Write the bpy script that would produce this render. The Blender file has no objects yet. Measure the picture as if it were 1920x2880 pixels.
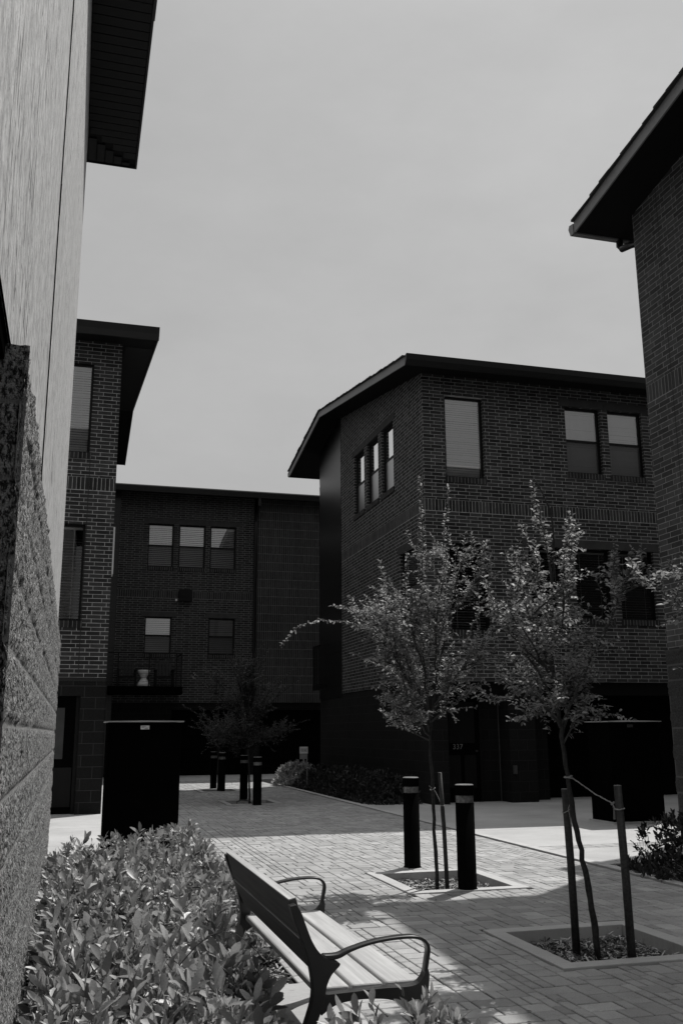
import bpy, math, random
import numpy as np
from mathutils import Vector, Matrix, noise

random.seed(7); rng = np.random.default_rng(7)
SC = bpy.context.scene
COL = SC.collection

# ------------------------------------------------------------------ helpers
BASE = {}

def empty(name, loc, label, cat, group=None):
    o = bpy.data.objects.new(name, None); COL.objects.link(o)
    o.location = loc; o.empty_display_size = .1
    o['label'] = label; o['category'] = cat
    if group: o['group'] = group
    BASE[o.name] = Vector(loc)
    return o

def tag(o, label=None, cat=None, group=None, kind=None):
    if label: o['label'] = label
    if cat: o['category'] = cat
    if group: o['group'] = group
    if kind: o['kind'] = kind
    return o

def root_base(p):
    while p.parent: p = p.parent
    return BASE.get(p.name, Vector(p.location))

def link_mesh(name, me, mat, parent=None, smooth=False):
    if mat is not None:
        me.materials.append(mat)
    o = bpy.data.objects.new(name, me); COL.objects.link(o)
    if parent is not None:
        b = root_base(parent)
        me.transform(Matrix.Translation(-b))
        o.parent = parent
    if smooth: me.shade_smooth()
    return o

class MB:
    """collects shapes in world metres and links them as one mesh object"""
    def __init__(s, T=None): s.v = []; s.f = []; s.T = T; s.mi = []
    def add(s, vs, fs):
        n = len(s.v)
        s.v += [s.T(*p) if s.T else tuple(p) for p in vs]
        s.f += [tuple(i + n for i in f) for f in fs]
    def box(s, x0, x1, y0, y1, z0, z1):
        s.add([(x0,y0,z0),(x1,y0,z0),(x1,y1,z0),(x0,y1,z0),(x0,y0,z1),(x1,y0,z1),(x1,y1,z1),(x0,y1,z1)],
              [(0,3,2,1),(4,5,6,7),(0,1,5,4),(1,2,6,5),(2,3,7,6),(3,0,4,7)])
        return s
    def quad(s, a, b, c, d): s.add([a,b,c,d], [(0,1,2,3)]); return s
    def prism(s, poly, axis, t0, t1):
        """poly of 2-D points extruded along axis ('x': poly is (y,z); 'y': (x,z); 'z': (x,y))"""
        def P(p, t): return {'x': (t,p[0],p[1]), 'y': (p[0],t,p[1]), 'z': (p[0],p[1],t)}[axis]
        n = len(poly)
        s.add([P(p,t0) for p in poly] + [P(p,t1) for p in poly],
              [tuple(range(n))[::-1], tuple(range(n,2*n))] + [(i,(i+1)%n,n+(i+1)%n,n+i) for i in range(n)])
        return s
    def cyl(s, x, y, z0, z1, r0, r1=None, n=32, cap=True):
        r1 = r0 if r1 is None else r1
        vs = [(x+r*math.cos(2*math.pi*i/n), y+r*math.sin(2*math.pi*i/n), z) for r, z in ((r0,z0),(r1,z1)) for i in range(n)]
        fs = [(i,(i+1)%n,n+(i+1)%n,n+i) for i in range(n)]
        if cap: fs += [tuple(range(n))[::-1], tuple(range(n,2*n))]
        s.add(vs, fs); return s
    def lathe(s, x, y, prof, n=32):
        k = len(prof)
        vs = [(x+r*math.cos(2*math.pi*i/n), y+r*math.sin(2*math.pi*i/n), z) for r, z in prof for i in range(n)]
        fs = [(j*n+i, j*n+(i+1)%n, (j+1)*n+(i+1)%n, (j+1)*n+i) for j in range(k-1) for i in range(n)]
        fs += [tuple(range(n))[::-1], tuple(range((k-1)*n, k*n))]
        s.add(vs, fs); return s
    def tube(s, pts, rad, n=6):
        pts = [Vector(p) for p in pts]; k = len(pts)
        if not hasattr(rad, '__len__'): rad = [rad]*k
        vs = []
        up = Vector((.31,.17,.94))
        for i, p in enumerate(pts):
            t = (pts[min(i+1,k-1)] - pts[max(i-1,0)]).normalized()
            a = t.cross(up)
            if a.length < .05: a = t.cross(Vector((1,0,0)))
            a.normalize(); b = t.cross(a)
            for j in range(n):
                c = 2*math.pi*j/n
                vs.append(tuple(p + (a*math.cos(c) + b*math.sin(c))*rad[i]))
        fs = [(i*n+j, i*n+(j+1)%n, (i+1)*n+(j+1)%n, (i+1)*n+j) for i in range(k-1) for j in range(n)]
        fs += [tuple(range(n))[::-1], tuple(range((k-1)*n, k*n))]
        s.add(vs, fs); return s
    def build(s, name, mat, parent=None, smooth=False):
        me = bpy.data.meshes.new(name); me.from_pydata(s.v, [], s.f); me.update()
        return link_mesh(name, me, mat, parent, smooth)

def bevel(o, w=.004, seg=2):
    m = o.modifiers.new('bevel', 'BEVEL'); m.width = w; m.segments = seg; m.limit_method = 'ANGLE'
    return o

def text_mesh(name, body, size, mat, parent, T, depth=.003, spacing=1.0, squeeze=1.0):
    cu = bpy.data.curves.new(name, 'FONT'); cu.body = body; cu.size = size; cu.extrude = depth
    cu.align_x = 'CENTER'; cu.align_y = 'CENTER'; cu.space_character = spacing
    tmp = bpy.data.objects.new('tmp', cu); COL.objects.link(tmp)
    dg = bpy.context.evaluated_depsgraph_get()
    me = bpy.data.meshes.new_from_object(tmp.evaluated_get(dg))
    bpy.data.objects.remove(tmp)
    me.transform(T @ Matrix.Diagonal((squeeze,1,1,1)))
    me.materials.clear()
    me.name = name
    return link_mesh(name, me, mat, parent)

# ------------------------------------------------------------------ materials
def new_mat(name):
    m = bpy.data.materials.new(name); m.use_nodes = True
    nt = m.node_tree
    for n in list(nt.nodes): nt.nodes.remove(n)
    out = nt.nodes.new('ShaderNodeOutputMaterial')
    return m, nt, out

class NT:
    def __init__(s, nt): s.nt = nt
    def n(s, typ, **kw):
        nd = s.nt.nodes.new(typ)
        for k, v in kw.items():
            if k.startswith('i_'):
                key = k[2:]
                key = int(key) if key.isdigit() else key.replace('_', ' ')
                nd.inputs[key].default_value = v
            else: setattr(nd, k, v)
        return nd
    def l(s, a, b): s.nt.links.new(a, b)
    def math(s, op, a, b=None, c=None, clamp=False):
        nd = s.nt.nodes.new('ShaderNodeMath'); nd.operation = op; nd.use_clamp = clamp
        for i, x in enumerate((a, b, c)):
            if x is None: continue
            if isinstance(x, (int, float)): nd.inputs[i].default_value = x
            else: s.l(x, nd.inputs[i])
        return nd.outputs[0]
    def mix(s, f, a, b):
        nd = s.nt.nodes.new('ShaderNodeMix'); nd.data_type = 'FLOAT'
        for sock, x in ((nd.inputs[0], f), (nd.inputs[2], a), (nd.inputs[3], b)):
            if isinstance(x, (int, float)): sock.default_value = x
            else: s.l(x, sock)
        return nd.outputs[0]
    def noise(s, vec, scale, detail=4, rough=.55):
        nd = s.n('ShaderNodeTexNoise'); nd.inputs['Scale'].default_value = scale
        nd.inputs['Detail'].default_value = detail; nd.inputs['Roughness'].default_value = rough
        if vec is not None: s.l(vec, nd.inputs['Vector'])
        return nd.outputs['Fac']
    def ramp(s, fac, lo, hi, a=0., b=1.):
        nd = s.n('ShaderNodeMapRange'); nd.inputs[1].default_value = lo; nd.inputs[2].default_value = hi
        nd.inputs[3].default_value = a; nd.inputs[4].default_value = b
        s.l(fac, nd.inputs[0]); return nd.outputs[0]
    def pos(s): return s.n('ShaderNodeNewGeometry').outputs['Position']
    def scaled(s, vec, sc):
        nd = s.n('ShaderNodeMapping'); nd.inputs['Scale'].default_value = sc; s.l(vec, nd.inputs['Vector'])
        return nd.outputs[0]
    def bump(s, h, dist=.01, strength=1.):
        nd = s.n('ShaderNodeBump'); nd.inputs['Distance'].default_value = dist; nd.inputs['Strength'].default_value = strength
        s.l(h, nd.inputs['Height']); return nd.outputs[0]
    def bsdf(s, col, rough=.7, spec=.3, normal=None, metal=0.):
        b = s.n('ShaderNodeBsdfPrincipled')
        b.inputs['Specular IOR Level'].default_value = spec; b.inputs['Metallic'].default_value = metal
        if isinstance(rough, (int, float)): b.inputs['Roughness'].default_value = rough
        else: s.l(rough, b.inputs['Roughness'])
        if isinstance(col, (int, float)): b.inputs['Base Color'].default_value = (col, col, col, 1)
        else: s.l(col, b.inputs['Base Color'])
        if normal is not None: s.l(normal, b.inputs['Normal'])
        return b.outputs[0]

def plain(name, col, rough=.6, spec=.3, var=.15, scale=6., bump=.0, metal=0.):
    m, nt, out = new_mat(name); N = NT(nt); p = N.pos()
    f = N.noise(p, scale, 5)
    c = N.ramp(f, .3, .7, col*(1-var), col*(1+var))
    nm = N.bump(N.noise(p, scale*12, 3), bump) if bump else None
    N.l(N.bsdf(c, rough, spec, nm, metal), out.inputs[0]); return m

def matte(name, col, var=.15):
    m, nt, out = new_mat(name); N = NT(nt)
    d = N.n('ShaderNodeBsdfDiffuse'); N.l(N.ramp(N.noise(N.pos(), 5, 4), .3, .7, col*(1-var), col*(1+var)), d.inputs[0])
    N.l(d.outputs[0], out.inputs[0]); return m

def wall_uv(N):
    g = N.n('ShaderNodeNewGeometry')
    sp = N.n('ShaderNodeSeparateXYZ'); N.l(g.outputs['Position'], sp.inputs[0])
    sn = N.n('ShaderNodeSeparateXYZ'); N.l(g.outputs['True Normal'], sn.inputs[0])
    isx = N.math('GREATER_THAN', N.math('ABSOLUTE', sn.outputs[0]), .5)
    u = N.mix(isx, sp.outputs[0], sp.outputs[1])
    return g.outputs['Position'], u, sp.outputs[2]

def vec(N, u, v):
    c = N.n('ShaderNodeCombineXYZ'); N.l(u, c.inputs[0]); N.l(v, c.inputs[1]); return c.outputs[0]

def brick_tex(N, v, w, h, mortar, off=.5):
    b = N.n('ShaderNodeTexBrick'); b.offset = off; b.offset_frequency = 2; b.squash = 1
    b.inputs['Color1'].default_value = (0,0,0,1); b.inputs['Color2'].default_value = (1,1,1,1)
    b.inputs['Mortar'].default_value = (.5,.5,.5,1)
    b.inputs['Scale'].default_value = 1; b.inputs['Mortar Size'].default_value = mortar; b.inputs['Mortar Smooth'].default_value = .15
    b.inputs['Bias'].default_value = 0; b.inputs['Brick Width'].default_value = w; b.inputs['Row Height'].default_value = h
    N.l(v, b.inputs['Vector'])
    return b.outputs['Color'], b.outputs['Fac']

def brick_mat(name, lo, hi, mortar, band=(5.897, 6.151), soldier_all=False, stack=None, mw=.0048):
    m, nt, out = new_mat(name); N = NT(nt)
    p, u, z = wall_uv(N)
    zz = N.math('SUBTRACT', z, 2.3876)
    if stack:                                   # tall stacked tiles
        cs, fs = brick_tex(N, vec(N, u, zz), stack[0], stack[1], stack[2], off=0.)
        cb, fb = cs, fs
    elif soldier_all:
        cs, fs = brick_tex(N, vec(N, u, zz), .0762, 8., .0048, off=0.)
        cb, fb = cs, fs
    else:
        c1, f1 = brick_tex(N, vec(N, u, zz), .254, .0762, mw, off=.333)
        z2 = N.math('SUBTRACT', z, band[0])
        c2, f2 = brick_tex(N, vec(N, u, z2), .0762, .254, .0048, off=0.)
        inb = N.math('MULTIPLY', N.math('GREATER_THAN', z, band[0]), N.math('LESS_THAN', z, band[1]))
        cb = N.mix(inb, c1, c2); fb = N.mix(inb, f1, f2)
    n1 = N.noise(p, 1.3, 3); n2 = N.noise(p, 55, 4, .7)
    tone = N.math('MULTIPLY', N.ramp(cb, 0, 1, lo, hi), N.ramp(n1, .3, .7, .8, 1.2))
    n4 = N.noise(N.scaled(p, (3.5, 3.5, .5)), 1, 4)
    tone = N.math('MULTIPLY', tone, N.ramp(n4, .35, .65, .82, 1.15))
    tone = N.math('MULTIPLY', tone, N.ramp(n2, .2, .8, .72, 1.25))
    mort = N.math('MULTIPLY', N.ramp(N.noise(p, 9, 4), .3, .7, .6, 1.2), mortar)
    col = N.mix(fb, tone, mort)
    h = N.math('ADD', N.math('MULTIPLY', fb, -1.0), N.math('MULTIPLY', n2, .25))
    N.l(N.bsdf(col, .8, .25, N.bump(h, .006, .8)), out.inputs[0]); return m

def block_mat(name, col, mortar, w=.4064, h=.2032, ms=.005, off=.5, rough_b=.006):
    m, nt, out = new_mat(name); N = NT(nt)
    p, u, z = wall_uv(N)
    c, f = brick_tex(N, vec(N, u, z), w, h, ms, off=off)
    n2 = N.noise(p, 60, 6, .75)
    tone = N.math('MULTIPLY', N.ramp(c, 0, 1, col*.85, col*1.15), N.ramp(n2, .3, .7, .55, 1.4))
    cc = N.mix(f, tone, mortar)
    hh = N.math('ADD', N.math('MULTIPLY', f, -.6), n2)
    N.l(N.bsdf(cc, .9, .15, N.bump(hh, rough_b, .9)), out.inputs[0]); return m

def stone_mat():
    m, nt, out = new_mat('split_face_stone'); N = NT(nt); p = N.pos()
    a = N.n('ShaderNodeAttribute', attribute_name='joint')
    n1 = N.noise(p, 70, 6, .8); n2 = N.noise(p, 240, 3, .7); n3 = N.noise(p, 8, 3)
    n5 = N.noise(N.scaled(p, (110, 110, 55)), 1, 4, .75)
    tone = N.math('MULTIPLY', N.ramp(n5, .44, .56, .06, .74), N.ramp(n3, .3, .7, .88, 1.12))
    spk = N.ramp(n2, .56, .62, 1., .35)
    tone = N.math('MULTIPLY', tone, spk)
    col = N.mix(a.outputs['Fac'], tone, .46)
    nm = N.bump(N.math('ADD', n1, N.math('ADD', N.math('MULTIPLY', n2, .35), N.math('MULTIPLY', n5, .9))), .05, 1.)
    N.l(N.bsdf(col, .9, .12, nm), out.inputs[0]); return m

def stucco_mat():
    m, nt, out = new_mat('combed_stucco'); N = NT(nt); p = N.pos()
    v1 = N.scaled(p, (30, 30, 13.)); v2 = N.scaled(p, (7, 7, .8)); v3 = N.scaled(p, (2.2, 2.2, 1.1)); v4 = N.scaled(p, (60,60,30))
    n1 = N.noise(v1, 1, 4, .6); n2 = N.noise(v2, 1, 3, .6); n3 = N.noise(v3, 1, 3); n4 = N.noise(v4, 1, 3, .6)
    crack = N.ramp(N.math('ABSOLUTE', N.math('SUBTRACT', n2, .5)), .0, .016, 1, 0)
    crack = N.math('MULTIPLY', crack, N.ramp(n3, .40, .48, 0, 1))
    crack = N.math('MULTIPLY', crack, N.ramp(N.noise(p, 7, 2), .4, .55, 0, 1))
    pit = N.ramp(n4, .63, .70, 0, 1)
    base = N.math('MULTIPLY', N.ramp(n1, .38, .62, .31, .48), N.ramp(n3, .3, .7, .93, 1.07))
    col = N.mix(N.math('MAXIMUM', crack, N.math('MULTIPLY', pit, .9)), base, .06)
    h = N.math('SUBTRACT', N.math('ADD', n1, N.math('MULTIPLY', n4, .5)), N.math('MULTIPLY', crack, 1.0))
    N.l(N.bsdf(col, .85, .15, N.bump(h, .012, .7)), out.inputs[0]); return m

def leaf_mat(name, lo, hi, transl=.25, rough=.42, spec=.45):
    m, nt, out = new_mat(name); N = NT(nt)
    a = N.n('ShaderNodeAttribute', attribute_name='tone')
    t = N.ramp(a.outputs['Fac'], 0, 1, lo, hi)
    n = N.noise(N.pos(), 160, 2)
    t2 = N.math('MULTIPLY', t, N.ramp(n, .3, .7, .85, 1.15))
    b = N.bsdf(t2, rough, spec)
    tr = N.n('ShaderNodeBsdfTranslucent'); N.l(N.math('MULTIPLY', t2, 1.5), tr.inputs[0])
    mx = N.n('ShaderNodeMixShader'); mx.inputs[0].default_value = transl
    N.l(b, mx.inputs[1]); N.l(tr.outputs[0], mx.inputs[2]); N.l(mx.outputs[0], out.inputs[0]); return m

def glass_mat(name, refl=1.0, tint=.9, rough=.02):
    m, nt, out = new_mat(name); N = NT(nt)
    fr = N.n('ShaderNodeFresnel'); fr.inputs[0].default_value = 1.6
    f = N.math('ADD', N.math('MULTIPLY', fr.outputs[0], 1.5*refl), .02, clamp=True)
    t = N.n('ShaderNodeBsdfTransparent'); t.inputs[0].default_value = (tint,)*3 + (1,)
    g = N.n('ShaderNodeBsdfGlossy'); g.inputs['Roughness'].default_value = rough; g.inputs[0].default_value = (.95,.95,.95,1)
    wob = N.bump(N.noise(N.pos(), 1.3, 1), .01, .10); N.l(wob, g.inputs['Normal'])
    mx = N.n('ShaderNodeMixShader'); N.l(f, mx.inputs[0]); N.l(t.outputs[0], mx.inputs[1]); N.l(g.outputs[0], mx.inputs[2])
    N.l(mx.outputs[0], out.inputs[0]); return m

def paver_mat():
    m, nt, out = new_mat('concrete_paver'); N = NT(nt); p = N.pos()
    a = N.n('ShaderNodeAttribute', attribute_name='tone')
    n1 = N.noise(p, 3.2, 4); n2 = N.noise(p, 120, 4, .7); n3 = N.noise(p, .7, 3)
    t = N.ramp(a.outputs['Fac'], 0, 1, .235, .41)
    t = N.math('MULTIPLY', t, N.ramp(n1, .3, .7, .86, 1.12))
    t = N.math('MULTIPLY', t, N.ramp(n2, .3, .7, .78, 1.18))
    t = N.math('MULTIPLY', t, N.ramp(N.noise(p, 19, 3), .60, .72, 1., .80))
    t = N.math('MULTIPLY', t, N.ramp(n3, .35, .65, .92, 1.08))
    N.l(N.bsdf(t, .85, .25, N.bump(n2, .003, .6)), out.inputs[0]); return m

def concrete_mat(name, col):
    m, nt, out = new_mat(name); N = NT(nt); p = N.pos()
    n1 = N.noise(p, 1.1, 5); n2 = N.noise(p, 90, 4, .7); n3 = N.noise(N.scaled(p, (1,6,1)), 5, 3)
    t = N.math('MULTIPLY', N.ramp(n1, .3, .7, col*.86, col*1.12), N.ramp(n2, .3, .7, .93, 1.07))
    t = N.math('MULTIPLY', t, N.ramp(n3, .35, .65, .95, 1.04))
    st = N.ramp(N.noise(p, 13, 3), .68, .74, 1, .72)
    t = N.math('MULTIPLY', t, st)
    N.l(N.bsdf(t, .85, .25, N.bump(n2, .002, .6)), out.inputs[0]); return m

def wood_mat(name, lo, hi):
    m, nt, out = new_mat(name); N = NT(nt); p = N.pos()
    v = N.scaled(p, (60, 1.6, 60)); n1 = N.noise(v, 1, 5, .6); n2 = N.noise(N.scaled(p, (9,2,9)), 1, 3)
    t = N.math('MULTIPLY', N.ramp(n1, .3, .7, lo, hi), N.ramp(n2, .3, .7, .85, 1.12))
    kn = N.ramp(N.noise(N.scaled(p, (40,10,40)), 1, 2), .7, .76, 1, .6)
    N.l(N.bsdf(N.math('MULTIPLY', t, kn), .6, .3, N.bump(n1, .001, .5)), out.inputs[0]); return m

def shingle_mat():
    m, nt, out = new_mat('asphalt_shingle'); N = NT(nt); p = N.pos()
    n = N.noise(p, 60, 4, .7); N.l(N.bsdf(N.ramp(n, .3, .7, .02, .05), .9, .2, N.bump(n, .004)), out.inputs[0]); return m

M = dict(
    brick = brick_mat('dark_brick', .013, .054, .38),
    brick_left = brick_mat('dark_brick_west', .018, .05, .46),
    brick_far = brick_mat('dark_brick_far', .014, .036, .20, mw=.0058),
    brick_east = brick_mat('dark_brick_east', .026, .062, .22),
    rowlock = brick_mat('rowlock_brick', .010, .03, .22, soldier_all=True),
    tile = brick_mat('stacked_tile', .020, .034, .17, stack=(.0762, .3048, .0052)),
    block = block_mat('dark_block', .010, .022),
    block_west = block_mat('dark_block_west', .014, .05),
    stone = stone_mat(), stucco = stucco_mat(),
    lintel = plain('cast_stone_lintel', .045, .8, .2, .2, 5, .001),
    frame = plain('black_window_frame', .004, .5, .2, .1),
    metal = plain('black_siding_metal', .006, .32, .5, .15, 2.),
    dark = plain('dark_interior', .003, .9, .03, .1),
    soffit = plain('dark_soffit', .006, .7, .15, .1),
    soffit_near = plain('dark_soffit_board', .013, .6, .25, .1),
    fascia = plain('grey_fascia_metal', .16, .5, .4, .08),
    fascia_dark = plain('dark_fascia_metal', .009, .4, .4, .1),
    shingle = shingle_mat(),
    blind = plain('white_blind', .80, .6, .3, .03),
    blind_dim = plain('grey_blind', .42, .6, .2, .05),
    glass = glass_mat('window_glass', 2.2), glass_low = glass_mat('lower_glass', .5), glass_dark = glass_mat('screened_glass', .32, .38, .3),
    glass_strong = glass_mat('coated_glass', 6., .7),
    joint = plain('dark_sealant', .03, .8, .1),
    concrete = concrete_mat('light_concrete', .38), kerb = concrete_mat('kerb_concrete', .42), slab = concrete_mat('bench_slab_concrete', .36),
    paver = paver_mat(), sand = plain('joint_sand', .012, .95, .05, .4, 30, .002),
    soil = plain('bed_soil', .02, .95, .05, .5, 12, .01),
    asphalt = plain('asphalt', .05, .9, .1, .2, 4, .002),
    bollard = matte('black_bollard_paint', .004), cap = plain('grey_bollard_lid', .22, .5, .4, .1),
    lens = plain('frosted_lens', .15, .2, .6, .5, 45),
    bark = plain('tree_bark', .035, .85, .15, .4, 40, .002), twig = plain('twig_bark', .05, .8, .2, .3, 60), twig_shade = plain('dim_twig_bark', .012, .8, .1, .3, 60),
    stake = wood_mat('dark_stake_wood', .018, .05), stake_top = plain('sawn_stake_end', .28, .7, .2),
    rope = plain('jute_rope', .30, .9, .1, .3, 120, .001),
    wood = wood_mat('bench_wood', .30, .46), wood_back = wood_mat('shaded_bench_back', .045, .085),  # back planks darkened, their shade is put into the wood colour
    iron = plain('black_cast_iron', .012, .35, .5, .2, 15),
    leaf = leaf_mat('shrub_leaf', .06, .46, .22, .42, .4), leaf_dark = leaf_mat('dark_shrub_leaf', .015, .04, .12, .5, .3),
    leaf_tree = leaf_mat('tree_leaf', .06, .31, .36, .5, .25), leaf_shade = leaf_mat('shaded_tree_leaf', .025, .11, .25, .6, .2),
    mulch = plain('mulch_bed', .035, .95, .05, .6, 25, .01), chip = leaf_mat('wood_chip', .04, .60, .0, .8, .1),
    cab = matte('black_cabinet_paint', .0025), cab_lid = plain('lit_cabinet_lid', .30, .5, .3),
    white = plain('white_label', .65, .5, .3, .05), black = plain('black_lettering', .01, .6, .2),
    number = plain('grey_numerals', .18, .5, .3), planter = plain('white_planter', .75, .5, .3, .03),
    garage = plain('black_garage_panel', .0015, .8, .05, .2),
    pole = plain('grey_sign_pole', .25, .5, .4), pipe = plain('dull_conduit', .06, .6, .2),
)

# ------------------------------------------------------------------ facade helpers
def TF(face, c):
    """(u, depth into the wall, z) -> world.  S: faces -Y, W: faces -X, E: faces +X"""
    if face == 'S': return lambda u, d, z: (u, c + d, z)
    if face == 'W': return lambda u, d, z: (c + d, u, z)
    return lambda u, d, z: (c - d, u, z)

def facade(name, face, c, u0, u1, z0, z1, holes, mat, parent, reveal=.10, slope=None, thick=0.):
    mb = MB(TF(face, c))
    us = sorted({u0, u1, *[h[0] for h in holes], *[h[1] for h in holes]})
    zs = sorted({z0, z1, *[h[2] for h in holes], *[h[3] for h in holes]})
    for i in range(len(us)-1):
        for j in range(len(zs)-1):
            a, b, p, q = us[i], us[i+1], zs[j], zs[j+1]
            mu, mz = (a+b)/2, (p+q)/2
            if any(h[0] < mu < h[1] and h[2] < mz < h[3] for h in holes): continue
            mb.quad((a,0,p), (b,0,p), (b,0,q), (a,0,q))
    for h in holes:
        a, b, p, q = h[:4]; r = reveal
        mb.quad((a,0,p),(a,r,p),(a,r,q),(a,0,q)); mb.quad((b,0,p),(b,0,q),(b,r,q),(b,r,p))
        mb.quad((a,0,q),(a,r,q),(b,r,q),(b,0,q)); mb.quad((a,0,p),(b,0,p),(b,r,p),(a,r,p))
    if slope:                                   # polygon above z1: list of (u, z)
        pts = [(u0, 0, z1)] + [(u1, 0, z1)] + [(u, 0, z) for u, z in slope]
        mb.add(pts, [tuple(range(len(pts)))])
    return mb.build(name, mat, parent)

def window(face, c, u0, u1, z0, z1, parent, kind='double', blind='white', tilt=62, pitch=.05, d0=.085, glass='glass', drop=0., half=False):
    T = TF(face, c); w = .045; d1 = d0 + .06
    f = MB(T)
    f.box(u0, u0+w, d0, d1, z0, z1); f.box(u1-w, u1, d0, d1, z0, z1)
    f.box(u0+w, u1-w, d0, d1, z1-w, z1); f.box(u0+w, u1-w, d0, d1, z0, z0+w)
    zm = z0 + (z1-z0)*.5
    if kind == 'double': f.box(u0+w, u1-w, d0+.008, d1, zm-.028, zm+.028)
    fr = f.build('window', M['frame'], parent)
    g = MB(T)
    if kind == 'double':
        g.quad((u0+w,d0+.03,zm+.028),(u1-w,d0+.03,zm+.028),(u1-w,d0+.03,z1-w),(u0+w,d0+.03,z1-w))
        g.build('pane', M[glass], fr)
        s = MB(T); s.quad((u0+w,d0+.018,z0+w),(u1-w,d0+.018,z0+w),(u1-w,d0+.018,zm-.028),(u0+w,d0+.018,zm-.028))
        s.build('insect_screen', M['glass_dark'], fr)
    else:
        g.quad((u0+w,d0+.03,z0+w),(u1-w,d0+.03,z0+w),(u1-w,d0+.03,z1-w),(u0+w,d0+.03,z1-w))
        g.build('pane', M[glass], fr)
    if blind:
        b = MB(T); zb = z0 + w + drop + ((z1-z0)*.5 if half else 0); n = int((z1 - w - zb)/pitch); t = math.radians(tilt)
        L = .058
        for i in range(n):
            z = z1 - w - .03 - (i+.5)*pitch + random.gauss(0, .0015); t = math.radians(tilt + random.gauss(0, 3))
            dz, dd = L/2*math.sin(t), L/2*math.cos(t)
            b.quad((u0+w+.005, .185-dd, z-dz), (u1-w-.005, .185-dd, z-dz), (u1-w-.005, .185+dd, z+dz), (u0+w+.005, .185+dd, z+dz))
        for k in (.22, .78):
            uu = u0 + (u1-u0)*k; b.box(uu-.003, uu+.003, .150, .152, zb, z1-w)
        b.box(u0+w, u1-w, .16, .21, z1-w-.04, z1-w-.002)
        b.build('blind', M['blind' if blind == 'white' else 'blind_dim'], fr)
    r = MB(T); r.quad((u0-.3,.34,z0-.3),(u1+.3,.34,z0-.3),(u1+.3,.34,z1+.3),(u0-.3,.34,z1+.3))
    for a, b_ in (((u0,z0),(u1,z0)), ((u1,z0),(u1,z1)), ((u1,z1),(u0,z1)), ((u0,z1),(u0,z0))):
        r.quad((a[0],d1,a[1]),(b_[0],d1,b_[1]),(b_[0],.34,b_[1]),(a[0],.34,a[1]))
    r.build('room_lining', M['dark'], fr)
    return fr

def sill(face, c, u0, u1, z, parent):
    mb = MB(TF(face, c)); mb.box(u0-.03, u1+.03, -.02, .10, z-.12, z)
    return mb.build('window_sill', M['rowlock'], parent)

def lintel(face, c, u0, u1, z0, z1, parent, splits=()):
    mb = MB(TF(face, c)); e = [u0, *splits, u1]
    for a, b in zip(e[:-1], e[1:]): mb.box(a+.003, b-.003, -.012, .05, z0, z1)
    return bevel(mb.build('lintel', M['lintel'], parent), .004)

def siding(name, face, c, u0, u1, z0, z1, parent, mat='metal', pitch=.30):
    mb = MB(TF(face, c)); n = int(math.ceil((z1-z0)/pitch))
    for i in range(n):
        a = z0 + i*pitch; b = min(z1, a+pitch-.008)
        mb.add([(u0,-.004,a),(u1,-.004,a),(u1,-.016,b),(u0,-.016,b),(u0,.05,a),(u1,.05,a),(u1,.05,b),(u0,.05,b)],
               [(0,1,2,3),(3,2,6,7),(0,4,5,1),(0,3,7,4),(1,5,6,2)])
    mb.quad((u0,.02,z0),(u1,.02,z0),(u1,.02,z1),(u0,.02,z1))
    return mb.build(name, M[mat], parent)

def shingle_edge(name, prof, a0, a1, parent, side=-1):
    """layered shingle courses following a profile of (y, z) points, jagged along the rake"""
    mb = MB()
    for (y0, z0), (y1, z1) in zip(prof[:-1], prof[1:]):
        L = math.hypot(y1-y0, z1-z0); n = max(2, int(L/.28)); up = 1 if z1 > z0 else -1
        for i in range(n):
            s, e = i/n, (i+1)/n
            ya, yb = y0+(y1-y0)*s, y0+(y1-y0)*e; za, zb = z0+(z1-z0)*s, z0+(z1-z0)*e
            t = .012 + random.random()*.012; hi, lo = (t+.014, t) if up > 0 else (t, t+.014)
            j = random.random()*.02
            xs = (a0 - .012 - j, a1)
            mb.prism([(ya, za), (yb, zb), (yb, zb+lo), (ya, za+hi)], 'x', xs[0], xs[1])
    return mb.build(name, M['shingle'], parent)

SUN = Vector((.49, .42, 1.0))

# ================================================================== SETTING
g = MB(); g.box(-220, 240, -200, 260, -.4, -.15)
tag(g.build('ground', M['asphalt']), kind='structure')

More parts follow.
